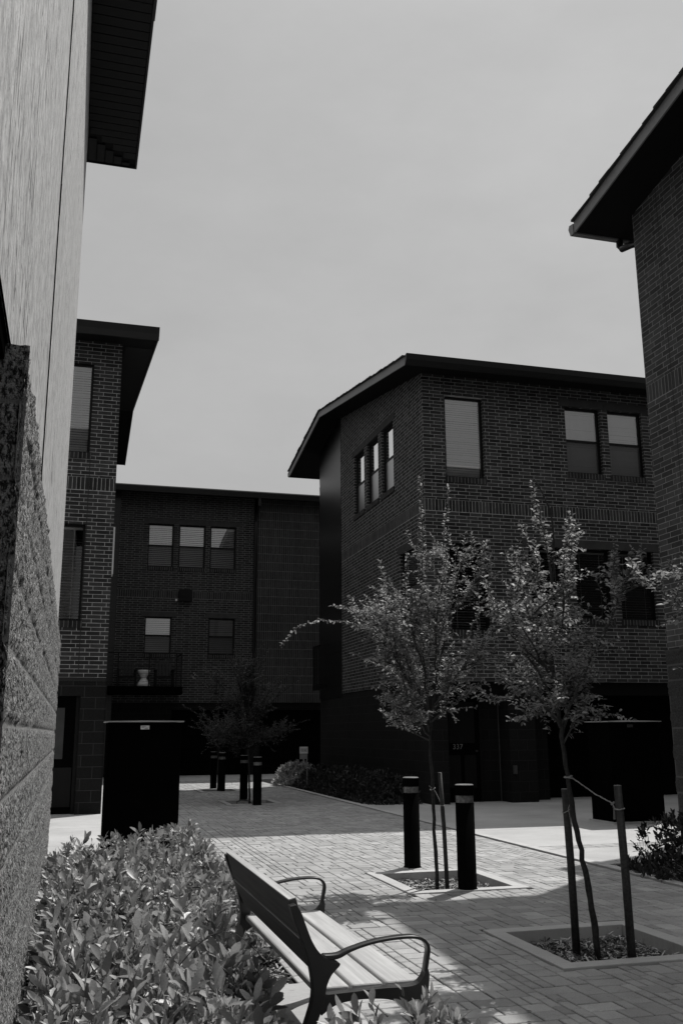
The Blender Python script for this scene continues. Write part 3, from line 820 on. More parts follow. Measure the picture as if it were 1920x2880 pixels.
mb = MB(); mb.prism([(11.63,8.74),(11.63,8.90),(11.74,8.92),(11.77,8.87),(11.72,8.74)], 'x', EX-.015, 16); mb.build('gutter', M['fascia'], rf)
mb = MB(); mb.tube([(7.72,11.66,8.80),(7.72,11.66,8.66),(7.72,11.60,8.58),(7.72,11.36,8.52),(7.72,11.20,8.46),(7.72,11.17,8.36),(7.72,11.165,.1)], .055, 12); mb.build('downspout', M['metal'], rf)
# unseen wing, added to throw the slanting shade on the paving
mb = MB(); mb.prism([(9.0,11.12),(16,11.12),(16,15.0),(12.4,13.9),(9.1,12.5)], 'z', 0, 7.85); mb.build('added_shade_wing', M['brick_east'], b)
mb = MB(); mb.prism([(8.7,11.2),(16.4,11.2),(16.4,15.6),(14.0,14.9),(11.0,13.85),(8.87,12.8)], 'z', 7.86, 8.0); mb.build('added_shade_wing_roof', M['shingle'], b)

# ---- near-left building: combed stucco over a split-face stone base
b = empty('stucco_building', (-.2, 6, 0), 'pale stucco building with rough stone base cropped by the left edge', 'building')
mb = MB(); SX = -.205
mb.quad((SX,11.23,2.39),(SX,4.757,2.39),(SX,4.757,8.9),(SX,11.23,8.9)); mb.quad((SX-.0065,4.749,2.39),(SX-.0065,-3,2.39),(SX-.0065,-3,8.9),(SX-.0065,4.749,8.9))
mb.quad((SX,11.23,2.39),(SX,11.23,8.9),(-8,11.23,8.9),(-8,11.23,2.39)); mb.quad((SX,-3,2.39),(-8,-3,2.39),(-8,-3,8.9),(SX,-3,8.9))
mb.build('stucco_wall', M['stucco'], b)
mb = MB(); z = 2.40
while z < 8.9:
    z2 = min(8.9, z + random.uniform(.12, .5)); k = random.uniform(-.0015, .002)
    mb.box(SX-.03, SX-.001+k, 4.750+random.uniform(-.004,.004), 4.7565, z, z2-.004); z = z2
mb.build('expansion_joint', M['dark'], b)
mb = MB(); mb.quad((SX-.001,-3,2.392),(SX-.001,11.22,2.392),(-8,11.22,2.392),(-8,-3,2.392)); mb.box(-8, SX-.012, 1.30, 2.44, 2.34, 2.391)
mb.build('entry_soffit', M['cab'], b)
us = [0.]
st = .010
while us[-1] < 8.72: us.append(us[-1] + st); st = min(.030, st*1.006)
us = sorted({round(u, 3) for u in us if u < 8.75} | {8.75})
zj = np.concatenate([np.array([-.008, -.0035, 0, .0035, .008]) + k*.2032 for k in range(1, 12)])
zr = np.array([z for z in np.arange(0, 2.39, .0085) if abs((z+.1016) % .2032 - .1016) > .011])
zs = np.unique(np.round(np.concatenate([zr, zj, [2.39]]), 4)); zs = zs[zs <= 2.39]
rough_sheet('stone_base', Vector((-.172, 2.45, 0)), Vector((0,1,0)), Vector((0,0,1)), us, zs, Vector((1,0,0)), .0105, M['stone'], b, seed=1)
rough_sheet('stone_base', Vector((-.158, 2.462, 0)), Vector((-1,0,0)), Vector((0,0,1)), np.arange(0, .8, .012), zs, Vector((0,-1,0)), .010, M['stone'], b, seed=9)
rough_sheet('stone_base', Vector((-.172, 11.20, 0)), Vector((-1,0,0)), Vector((0,0,1)), np.arange(0, 4, .05), zs[::3], Vector((0,1,0)), .010, M['stone'], b, seed=4)
mb = MB(); mb.box(-.9, -.172, 2.46, 11.19, 2.375, 2.386); mb.build('base_cap', M['kerb'], b)
mb = MB(); mb.box(-8, -1.6, -3, 11.1, 0, 2.36); mb.build('recessed_entry', M['cab'], b)
mb = MB(); mb.box(-1.6, -.17, -3, 1.30, 0, 2.385); mb.build('added_shade_pier', M['stone'], b)  # unseen pier, added to keep sky light off the stone end face
NX = .44
mb = MB(); mb.box(-8, NX-.02, -3.6, 11.86, 8.93, 9.12); rf = mb.build('roof', M['soffit'], b)
mb = MB()
y = -3.4; ye = 11.215; e = -.195; x1 = NX-.03
while y < 11.84:
    xa = e if y+.132 <= ye else e + (y+.132-ye)
    if xa < x1-.02: mb.box(xa, x1, y, y+.132, 8.905, 8.93)
    y += .145
x0 = e
while x0 < x1-.05:                               # mitred corner boards run the other way
    mb.box(x0, min(x0+.098, x1), ye+(x0-e)+.115, 11.84, 8.905, 8.93); x0 += .11
mb.build('soffit_boards', M['soffit_near'], rf)
mb = MB(); mb.box(NX-.02, NX+.004, -3.6, 11.88, 8.895, 9.14); mb.box(-8, NX-.02, 11.86, 11.88, 8.895, 9.14); mb.box(NX+.004, NX+.016, -3.6, 9.07, 8.95, 9.10)
mb.build('fascia', M['fascia_dark'], rf)

# ================================================================== CABINETS
def cabinet(x0, x1, y0, y1, h, label, sticker=M['white'], sx=.5):
    t = empty('utility_cabinet', ((x0+x1)/2, (y0+y1)/2, 0), label, 'utility cabinet', 'tall black utility cabinets')
    mb = MB(); mb.box(x0, x1, y0, y1, .02, h-.025); bevel(mb.build('cabinet_body', M['cab'], t), .008)
    mb = MB(); mb.box(x0+.03, x1-.03, y0-.008, y0, .12, h-.12); dr = mb.build('door', M['cab'], t)
    mb = MB(); mb.box(x1-.12, x1-.09, y0-.03, y0-.008, h*.45, h*.45+.12); mb.build('handle', M['cab'], dr)
    mb = MB(); mb.add([(x0-.03,y0-.04,h-.02),(x1+.03,y0-.04,h-.02),(x1+.03,y1+.03,h-.02),(x0-.03,y1+.03,h-.02),
                       (x0-.03,y0-.04,h-.006),(x1+.03,y0-.04,h-.006),(x1+.03,y1+.03,h-.006),(x0-.03,y1+.03,h-.006),((x0+x1)/2,(y0+y1)/2,h)],
                      [(0,1,5,4),(1,2,6,5),(2,3,7,6),(3,0,4,7),(3,2,1,0),(4,5,8),(5,6,8),(6,7,8),(7,4,8)])
    mb.build('lid', M['cab_lid'], t)  # pale lid colour stands for light caught along the edge
    c = x0 + (x1-x0)*sx
    mb = MB(); mb.box(c-.052, c+.052, y0-.011, y0-.0085, h-.105, h-.06); lb = mb.build('label_plate', sticker, t)
    mb = MB()
    for k, (a, w) in enumerate(((-.04,.05),(-.04,.03),(0.0,.035),(-.005,.04))): mb.box(c+a, c+a+w, y0-.0125, y0-.0111, h-.074-.009*k, h-.071-.009*k)
    mb.build('label_print', M['black'], lb)
    mb = MB(); mb.box(x0-.03, x1+.03, y0-.05, y1+.05, -.01, .03); mb.build('concrete_pad', M['kerb'], t)
    return t
cabinet(.425, 1.29, 11.9, 12.6, 1.545, 'tall black utility cabinet standing behind the leafy bed on the left')
cabinet(8.06, 8.955, 13.5, 14.15, 1.545, 'tall black utility cabinet on the concrete behind the rope tied tree', plain('dim_label', .05, .6, .2), .42)

# ================================================================== BOLLARDS
def bollard_proto(loc, label):
    x, y = loc
    t = empty('bollard', (x, y, 0), label, 'bollard', 'black light bollards along the planters')
    mb = MB(); mb.lathe(x, y, [(.092,-.09),(.092,.012),(.086,.016),(.0855,.757)], 40); mb.build('post', M['bollard'], t, True)
    mb = MB(); mb.lathe(x, y, [(.078,.757),(.079,.822)], 40)
    for i in range(10):
        a = i*math.pi/5; mb.box(x+.079*math.cos(a)-.003, x+.079*math.cos(a)+.003, y+.079*math.sin(a)-.003, y+.079*math.sin(a)+.003, .757, .822)
    mb.build('lens', M['lens'], t)
    mb = MB(); mb.lathe(x, y, [(.088,.822),(.0885,.905),(.086,.912)], 40); cp = mb.build('cap', M['bollard'], t)
    mb = MB(); mb.lathe(x, y, [(.0855,.9121),(.080,.919),(.01,.9205)], 40); mb.build('lid', M['cap'], cp)
    return t
def copy_tree(o, parent=None):
    c = o.copy(); COL.objects.link(c)
    if parent is not None: c.parent = parent
    for ch in list(o.children): copy_tree(ch, c)
    return c
B0 = bollard_proto((3.535, 8.50), 'nearest black bollard standing at the front edge of the empty-fronted planter')
B0['label'] = 'largest black bollard, just right of the single staked tree'
for (x, y, lab) in ((3.555, 10.03, 'second largest black bollard, just left of the single staked tree'),
                    (3.623, 19.30, 'far shaded bollard standing right of the shaded tree trunk'),
                    (3.61, 20.78, 'far shaded bollard standing left of the shaded tree trunk'),
                    (3.608, 23.9, 'far bollard second from the left, in front of the sunlit paving'),
                    (3.572, 25.06, 'farthest bollard, leftmost and with a sunlit top')):
    c = copy_tree(B0); c.location = (x, y, 0); c['label'] = lab

# ================================================================== TREES
def interp(pts, s):
    """point at fraction s along a polyline"""
    pts = [Vector(p) for p in pts]; L = [0]
    for a, b_ in zip(pts[:-1], pts[1:]): L.append(L[-1] + (b_-a).length)
    d = s*L[-1]
    for i in range(len(pts)-1):
        if d <= L[i+1] or i == len(pts)-2:
            f = (d-L[i])/max(1e-6, L[i+1]-L[i]); return pts[i].lerp(pts[i+1], min(1, f)), (pts[i+1]-pts[i]).normalized()

def make_tree(label, trunk, limbs, r0, leaf_l, leafmat, step=.055, tw=(.12,.38), leaves_step=.014, extra=0, group='young trees in the paving planters', start=.16, whip=.86, lw=.42):
    base = trunk[0]
    t = empty('young_tree', (base[0], base[1], -.08), label, 'tree', group)
    tb = MB(); n = len(trunk)
    pts = []
    for i in range(n*4-3):
        p, _ = interp(trunk, i/(n*4-4)); pts.append(p + Vector((random.gauss(0,.004), random.gauss(0,.004), 0)))
    pts[0] = Vector((base[0], base[1], -.09))
    rad = [r0*(1-.80*i/(len(pts)-1)) * (1+random.uniform(-.08,.12)) for i in range(len(pts))]
    tb.tube(pts, rad, 10); tb.build('trunk', M['bark'], t, True)
    br = MB(); P = []; D = []; Nn = []; LL = []
    def add_leaves(path, dens, s0=.05):
        a = [Vector(p) for p in path]; L = sum((q-p).length for p, q in zip(a[:-1], a[1:])); k = max(3, int(L/dens))
        side = 1
        for i in range(k):
            s = s0 + (1-s0)*(i+.5)/k
            p, d = interp(path, s)
            sd = d.cross(Vector((random.gauss(0,.35), random.gauss(0,.35), 1)));
            if sd.length < .05: continue
            sd.normalize(); side = -side
            ld = (sd*side + d*random.uniform(.2,.9) + Vector((random.gauss(0,.3), random.gauss(0,.3), random.gauss(.05,.35)))).normalized()
            nn = Vector((random.gauss(0,.55), random.gauss(0,.55), 1)).normalized()
            P.append(tuple(p)); D.append(tuple(ld)); Nn.append(tuple(nn)); LL.append(leaf_l*random.uniform(.55,1.15))
    cz = sum(p[2] for p in trunk)/n; ctr = Vector((base[0], base[1], cz))
    alll = list(limbs)
    for k in range(extra):                       # secondary limbs filling the crown
        src = random.choice(limbs); s = random.uniform(.08,.62); p, d = interp(src, s)
        out = (d + Vector((random.gauss(0,.60), random.gauss(0,.75), random.gauss(.12,.40)))).normalized()
        ln = random.uniform(.22,.52); q = p + out*ln*.5; e = p + out*ln + Vector((0,0,random.uniform(-.06,.08)))
        alll.append([tuple(p), tuple(q), tuple(e)])
    for li, limb in enumerate(alll):
        L = sum((Vector(q)-Vector(p)).length for p, q in zip(limb[:-1], limb[1:]))
        m = max(4, int(L/.07)); path = []
        for i in range(m+1):
            p, _ = interp(limb, i/m); path.append(p + Vector((random.gauss(0,.006), random.gauss(0,.006), random.gauss(0,.006))) if i else p)
        ra = r0*.42*min(1, .5+L/1.6); br.tube(path, [ra*(1-.85*i/m)+.0012 for i in range(m+1)], 6)
        dv = (Vector(limb[-1]) - Vector(limb[0])); steep = dv.z/max(.01, dv.length)
        wh = (.60 if steep > .9 else whip) if li < len(limbs) else .92
        if li < len(limbs) and L > 1.35: wh = lw
        k = int(L*wh/step)
        for i in range(k):
            s = start + (wh-start)*(i+random.random())/k
            p, d = interp(path, s)
            out = (d*.55 + Vector((random.gauss(0,.6), random.gauss(0,.6), random.gauss(.35,.5)))).normalized()
            ln = random.uniform(*tw)*(1.2-.75*s)
            droop = random.uniform(-.25,.25)
            q = p + out*ln*.5; e = p + out*ln + Vector((0,0,-droop*ln))
            br.tube([p, q, e], [.0024,.0017,.0009], 3)
            add_leaves([p, q, e], leaves_step)
        add_leaves(path[len(path)//3:], leaves_step*.75)
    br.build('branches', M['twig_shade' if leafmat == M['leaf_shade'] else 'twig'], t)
    leaf_mesh('crown', P, D, Nn, np.array(LL), np.array(LL)*.50, leafmat, t, .3, .2, stations=((0,0),(.35,.95),(.75,.8),(1,0)))
    return t

T1_trunk = [(3.408,6.020,0.0),(3.379,6.020,0.269),(3.332,6.020,0.599),(3.297,6.030,0.821),(3.265,6.030,1.076),(3.245,6.040,1.335),(3.231,6.050,1.510),(3.220,6.070,1.748),(3.217,6.080,1.991),(3.269,6.100,2.397),(3.300,6.100,2.749),(3.273,6.080,2.970),(3.195,6.060,3.124),(3.151,6.050,3.185)]
T1_limbs = [
 [(3.231,6.050,1.510),(3.100,6.000,1.744),(2.884,5.900,1.969),(2.711,5.850,2.194),(2.602,5.800,2.390)],
 [(3.217,6.070,1.808),(3.160,6.200,2.187),(3.087,6.300,2.484),(3.033,6.350,2.686)],
 [(3.245,6.040,1.437),(3.335,5.950,1.684),(3.457,5.900,1.920),(3.562,5.850,2.127),(3.653,5.800,2.367),(3.738,5.800,2.555),(3.832,5.800,2.638)],
 [(3.217,6.080,1.991),(3.425,6.200,2.257),(3.520,6.250,2.658),(3.56,6.300,3.02)],
 [(3.225,6.050,1.569),(3.486,6.300,1.826),(3.640,6.450,2.10),(3.72,6.500,2.40)],
 [(3.249,6.040,1.306),(3.276,5.900,1.479),(3.312,5.800,1.620)],
 [(3.234,6.040,1.422),(2.959,5.800,1.618),(2.771,5.700,1.669),(2.622,5.650,1.593),(2.494,5.620,1.578),(2.417,5.600,1.631)],
 [(3.225,6.070,1.719),(2.975,5.800,1.904),(2.744,5.600,2.080),(2.582,5.500,2.203)],
 [(3.243,6.090,2.177),(3.213,6.200,2.506),(3.165,6.250,2.772),(3.101,6.250,2.900)],
 [(3.220,6.070,1.748),(3.379,6.400,2.086),(3.408,6.600,2.373),(3.400,6.700,2.661)],
 [(3.218,6.070,1.929),(3.167,5.800,2.142),(3.105,5.600,2.348),(3.061,5.550,2.572)],
 [(3.233,6.040,1.466),(3.262,6.300,1.576),(3.201,6.500,1.803),(3.115,6.600,1.969)],
 [(3.269,6.1,2.397),(3.24,6.1,2.75),(3.17,6.07,3.0),(3.12,6.05,3.17)],
 [(3.247,6.040,1.364),(3.427,6.200,1.646),(3.597,6.300,1.842),(3.70,6.350,1.98)]]
T1_limbs += [[(3.50,5.87,2.02),(3.60,5.84,2.22),(3.68,5.82,2.42),(3.74,5.8,2.57)], [(3.62,5.83,2.28),(3.72,5.82,2.45),(3.84,5.8,2.60)], [(3.24,6.05,1.7),(3.05,5.95,2.0),(2.93,5.9,2.3),(2.90,5.88,2.6)]]
make_tree('leafy young tree tied by a rope to a stake, nearest in the right foreground', T1_trunk, T1_limbs, .0215, .040, M['leaf_tree'], step=.034, extra=24, tw=(.08,.28))
T2_trunk = [(3.395,8.900,0.0),(3.386,8.900,0.429),(3.373,8.900,0.908),(3.358,8.900,1.315),(3.383,8.900,1.563),(3.455,8.920,1.901),(3.563,8.950,2.292),(3.670,8.950,2.691),(3.755,8.950,3.053)]
T2_limbs = [
 [(3.372,8.900,1.480),(3.363,9.000,1.947),(3.354,9.050,2.517),(3.387,9.050,3.055),(3.392,9.050,3.606),(3.393,9.050,4.005)],
 [(3.445,8.920,1.858),(3.567,9.100,2.350),(3.642,9.200,2.906),(3.719,9.250,3.478),(3.785,9.250,3.972)],
 [(3.356,8.900,1.398),(3.150,8.800,1.809),(2.940,8.750,2.136),(2.751,8.700,2.303),(2.477,8.650,2.407),(2.187,8.600,2.419),(1.947,8.550,2.343),(1.795,8.500,2.168)],
 [(3.256,8.850,1.728),(3.082,8.900,2.235),(2.971,8.950,2.669),(2.911,9.000,3.081)],
 [(3.359,8.900,1.356),(3.087,8.700,1.560),(2.881,8.600,1.678),(2.729,8.550,1.696)],
 [(3.352,8.900,1.439),(3.167,9.100,1.865),(3.019,9.200,2.042),(2.959,9.250,2.175)],
 [(3.393,8.900,1.605),(3.588,8.700,1.932),(3.784,8.600,2.179),(3.931,8.550,2.389)],
 [(3.372,8.900,1.480),(3.533,8.700,1.642),(3.676,8.600,1.762),(3.795,8.550,1.884)],
 [(3.617,8.950,2.512),(3.903,9.100,2.763),(4.085,9.150,3.053),(4.182,9.200,3.292)],
 [(3.699,8.950,2.825),(3.717,8.800,3.071),(3.866,8.750,3.158),(4.006,8.700,3.044)],
 [(3.358,8.900,1.315),(3.225,9.100,1.399),(3.079,9.200,1.505),(3.005,9.250,1.570)],
 [(3.366,8.950,1.902),(3.127,8.700,2.344),(3.034,8.600,2.752),(3.045,8.550,3.043)],
 [(3.449,8.920,1.986),(3.337,8.600,2.381),(3.336,8.450,2.783),(3.416,8.400,3.075)],
 [(3.392,8.900,1.563),(3.748,9.200,2.006),(4.043,9.400,2.435),(4.175,9.450,2.677)],
 [(3.373,8.900,1.522),(3.357,9.300,2.008),(3.294,9.500,2.474),(3.244,9.550,2.803)],
 [(3.085,8.800,1.891),(2.807,8.600,2.368),(2.562,8.500,2.474),(2.393,8.500,2.531),(2.275,8.500,2.540)]]
make_tree('sunlit young tree between the two big bollards with one long arching branch', T2_trunk, T2_limbs, .019, .042, M['leaf_tree'], step=.033, extra=44, tw=(.09,.36))

def random_limbs(trunk, n, cx, cy, rx, ry, z0, z1):
    out = []
    for i in range(n):
        a = 2*math.pi*i/n + random.uniform(-.3,.3); z = z0 + (z1-z0)*random.random()
        w = math.sin(math.pi*(.15+.8*(z-z0)/(z1-z0)))
        e = Vector((cx + rx*math.cos(a)*w, cy + ry*math.sin(a)*w, z))
        s, _ = interp(trunk, min(.98, max(.35, (z-.7)/max(.1, trunk[-1][2])*.8)))
        m = s.lerp(e, .5) + Vector((0,0,.08)); out.append([tuple(s), tuple(m), tuple(e)])
    return out
tr3 = [(3.66,20.35,0),(3.64,20.35,.6),(3.60,20.3,1.1),(3.56,20.2,1.7),(3.48,20.1,2.4),(3.44,20.05,3.0)]
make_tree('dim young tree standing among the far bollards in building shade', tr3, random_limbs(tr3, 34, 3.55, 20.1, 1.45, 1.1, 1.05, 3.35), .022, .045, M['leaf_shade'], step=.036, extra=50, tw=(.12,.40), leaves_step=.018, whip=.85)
tr4 = [(3.6,24.5,0),(3.6,24.5,1.0),(3.58,24.5,2.2)]
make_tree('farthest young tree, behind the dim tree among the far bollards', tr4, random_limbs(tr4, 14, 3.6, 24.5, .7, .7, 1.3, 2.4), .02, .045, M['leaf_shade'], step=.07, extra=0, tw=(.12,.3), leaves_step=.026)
tr0 = [(3.46,3.35,0),(3.44,3.36,.7),(3.42,3.38,1.3),(3.42,3.4,2.0),(3.45,3.4,2.7)]
T0_limbs = [
 [(3.42,3.38,1.35),(3.35,3.7,1.6),(3.146,4.000,1.765),(3.110,4.200,1.913),(3.126,4.400,2.028),(3.109,4.550,2.143),(3.011,4.600,2.220),(2.965,4.620,2.345)],
 [(3.42,3.38,1.55),(3.30,3.8,1.85),(3.198,4.300,2.064),(3.217,4.500,2.236),(3.10,4.600,2.223)],
 [(3.42,3.38,1.2),(3.25,3.8,1.45),(3.13,4.200,1.649),(3.15,4.400,1.727)],
 [(3.42,3.4,1.8),(3.7,3.6,2.2),(3.9,3.7,2.6)], [(3.42,3.4,1.6),(3.3,3.1,2.1),(3.2,2.9,2.6)], [(3.42,3.4,1.7),(3.7,3.1,2.0),(3.9,2.9,2.2)]]
make_tree('leafy branches reaching in from the right edge, from a tree outside the photo', tr0, T0_limbs, .022, .042, M['leaf_tree'], step=.04, extra=10, tw=(.10,.28), start=.40, leaves_step=.015, lw=.97, whip=.97)

# stakes and ropes
def stake(x, y, tx, ty, h, label, r=.0265):
    t = empty('tree_stake', (x, y, -.08), label, 'tree stake', 'wooden tree stakes')
    mb = MB(); mb.tube([(x,y,-.10),((x+tx)/2+.004,(y+ty)/2,h/2),(tx,ty,h)], [r*1.02,r,r*.97], 14); mb.build('post', M['stake'], t, True)
    mb = MB(); mb.cyl(tx, ty, h-.001, h+.002, r*.93, n=14); mb.build('sawn_end', M['stake_top'], t)
stake(3.371, 6.24, 3.352, 6.24, 1.00, 'round wooden stake left of the leaning trunk in the near planter')
stake(3.498, 5.76, 3.478, 5.76, 1.045, 'round wooden stake right of the leaning trunk in the near planter')
stake(3.470, 8.825, 3.425, 8.825, 1.012, 'slim wooden stake beside the tree between the two big bollards', .020)
def rope(paths, label, r=.0042):
    mb = MB()
    for pth in paths:
        pts = []
        m = 26
        for i in range(m+1):
            p, _ = interp(pth, i/m); pts.append(p + Vector((random.gauss(0,.0007),)*3))
        mb.tube(pts, [r*(1+.18*math.sin(i*2.1)) for i in range(m+1)], 7)
    tag(mb.build('rope', M['rope'], None, True), label, 'rope')
def ring(x, y, z, r, tilt=0.):
    return [(x+r*math.cos(a), y+r*math.sin(a), z+tilt*math.cos(a)) for a in np.linspace(0, 2*math.pi, 14)]
s1, s2 = (3.3, 6.03, 1.085), (3.482, 5.76, .905)
kx = Vector(s1).lerp(Vector(s2), .86)
rope([ring(3.27,6.03,1.095,.026,.004), ring(3.27,6.03,1.086,.027,-.004), [(3.29,6.02,1.088), Vector(s1).lerp(Vector(s2), .5)+Vector((0,0,-.012)), tuple(kx)], [tuple(kx), (3.455,5.775,.899), (3.462,5.742,.896)],
      ring(3.482,5.76,.898,.030,.003), ring(kx.x,kx.y,kx.z,.010,.008), [tuple(kx), tuple(kx+Vector((.006,0,-.045))), tuple(kx+Vector((.004,.003,-.10)))], [tuple(kx), tuple(kx+Vector((.010,0,-.045))), tuple(kx+Vector((.012,.003,-.10)))]],
     'pale rope running from the leaning trunk to the right hand stake')
rope([ring(3.356,6.24,.86,.030,.02), [(3.283,6.03,.98),(3.33,6.12,.93),(3.353,6.21,.87)], [(3.353,6.21,.87),(3.36,6.20,.80),(3.365,6.2,.74)]], 'frayed rope wound round the left hand stake', .0032)
rope([ring(3.376,8.9,.86,.024,.01), [(3.38,8.88,.86),(3.41,8.85,.79),(3.43,8.82,.72)], ring(3.437,8.825,.71,.024,0), [(3.36,8.88,.87),(3.33,8.87,.89)]], 'short rope tie on the tree between the two big bollards', .0036)

# black drip hoses
mb = MB(); mb.tube([(3.10,8.62,-.06),(3.14,8.70,-.03),(3.22,8.72,-.01),(3.30,8.66,-.03),(3.36,8.60,-.07)], .008, 8)
tag(mb.build('drip_hose', M['iron'], None, True), 'black drip hose looping over mulch between the big bollards', 'hose')
mb = MB(); mb.tube([(3.28,19.62,-.06),(3.32,19.9,.03),(3.45,20.1,.05),(3.6,20.0,.03),(3.65,19.8,-.05)], .012, 8)
tag(mb.build('drip_hose', M['iron'], None, True), 'black drip hose looping over mulch under the dim far tree', 'hose')

# ================================================================== BENCH
t = empty('park_bench', (1.15, 4.6, 0), 'park bench with wooden slats and curved black iron arms, seen from behind', 'bench')
def ribbon(path, w, th, y, name, mat, parent):
    """flat bar following a path in the x-z plane; w across (y), th thickness"""
    mb = MB(); pts = [Vector((p[0], 0, p[1])) for p in path]
    out = []
    m = len(pts)
    for i, p in enumerate(pts):
        d = (pts[min(i+1,m-1)] - pts[max(i-1,0)]).normalized(); nrm = Vector((-d.z, 0, d.x))
        tt = th[i] if hasattr(th, '__len__') else th; ww = w[i] if hasattr(w, '__len__') else w
        for sx, sy in ((-.5,-.5),(.5,-.5),(.5,.5),(-.5,.5)):
            q = p + nrm*tt*sx; out.append((q.x, y + ww*sy, q.z))
    fs = [(i*4+j, i*4+(j+1)%4, (i+1)*4+(j+1)%4, (i+1)*4+j) for i in range(m-1) for j in range(4)] + [(3,2,1,0), tuple(range((m-1)*4, m*4))]
    mb.add(out, fs); o = mb.build(name, mat, parent, True)
    return bevel(o, .004, 2)
def smooth_path(pts, k=6):
    P_ = [Vector((p[0], p[1], 0)) for p in pts]; out = []
    for i in range(len(P_)-1):
        p0, p1, p2, p3 = P_[max(i-1,0)], P_[i], P_[i+1], P_[min(i+2,len(P_)-1)]
        for j in range(k):
            s = j/k
            q = .5*((2*p1) + (p2-p0)*s + (2*p0-5*p1+4*p2-p3)*s*s + (3*p1-p0-3*p2+p3)*s**3); out.append((q.x, q.y))
    out.append((P_[-1].x, P_[-1].y)); return out
for yy in (3.80, 5.42):
    # back post flowing into the flared rear leg
    fr = MB()
    front = smooth_path([(.866,.757),(.886,.728),(.905,.68),(.932,.618),(.965,.574),(1.01,.548),(1.04,.535),(1.006,.50),(.986,.46),(.979,.418),(.962,.37),(.935,.30),(.895,.20),(.855,.09),(.838,.0)], 4)
    rear = smooth_path([(.79,.0),(.815,.10),(.85,.20),(.888,.29),(.915,.36),(.930,.41),(.933,.46),(.922,.53),(.905,.59),(.878,.655),(.856,.71),(.842,.752)], 4)
    fr.prism([(x, z) for x, z in front + rear][::-1], 'y', yy-.026, yy+.026)
    bevel(fr.build('rear_leg', M['iron'], t, False), .008, 3)
    # seat rail and front leg in one casting
    fl = MB()
    outl = smooth_path([(.965,.432),(1.10,.436),(1.215,.440),(1.33,.440),(1.372,.462),(1.39,.50),(1.400,.47),(1.392,.40),(1.388,.30),(1.392,.15),(1.415,.03),(1.43,.0)], 4)
    inn = smooth_path([(1.375,.0),(1.355,.10),(1.345,.22),(1.33,.30),(1.300,.355),(1.26,.388),(1.20,.402),(1.10,.405),(1.02,.392),(.965,.36)], 4)
    fl.prism([(x, z) for x, z in outl + inn], 'y', yy-.024, yy+.024)
    bevel(fl.build('front_leg', M['iron'], t, False), .007, 3)
    path = smooth_path([(.975,.560),(1.032,.562),(1.08,.580),(1.148,.598),(1.218,.609),(1.30,.614),(1.355,.610),(1.388,.594),(1.402,.566),(1.395,.52),(1.387,.48)], 5)
    n_ = len(path)
    ribbon(path, [.044]*n_, [.022-.010*min(1, i/12) for i in range(n_)], yy, 'armrest', M['iron'], t)
slat_y = (3.828, 5.392)
for (x0, x1, z) in ((.958,1.090,.446),(1.101,1.226,.448),(1.237,1.372,.449)):
    mb = MB(); mb.box(x0, x1, *slat_y, z-.032, z); bevel(mb.build('seat_slat', M['wood'], t), .011, 3)
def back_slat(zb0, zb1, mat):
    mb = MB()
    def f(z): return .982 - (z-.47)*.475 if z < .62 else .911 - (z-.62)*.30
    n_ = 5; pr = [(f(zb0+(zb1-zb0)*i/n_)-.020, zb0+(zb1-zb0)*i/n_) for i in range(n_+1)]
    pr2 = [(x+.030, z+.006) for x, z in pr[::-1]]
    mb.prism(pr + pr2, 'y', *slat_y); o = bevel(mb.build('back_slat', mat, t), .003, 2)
    e = MB(); e.prism([pr[-1], pr2[0], (pr2[0][0], pr2[0][1]+.004), (pr[-1][0], pr[-1][1]+.004)], 'y', *slat_y); e.build('sunlit_edge', M['wood'], o); return o  # pale top strip paints sunlight on the slat edge
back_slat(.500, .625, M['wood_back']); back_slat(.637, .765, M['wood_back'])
mb = MB(); mb.box(1.06, 1.10, 3.83, 5.39, .395, .412); mb.build('brace', M['iron'], t)
for yy in (3.80, 5.42):
    for x in (.815, 1.405):
        mb = MB(); mb.box(x-.04, x+.04, yy-.035, yy+.035, .008, .020); mb.build('foot', M['iron'], t)
# bolts in the slab
mb = MB(); mb.cyl(1.02, 4.62, .008, .03, .022, n=10); tag(mb.build('anchor_bolt', M['iron']), 'small round iron anchor on the slab under the bench', 'anchor bolt')

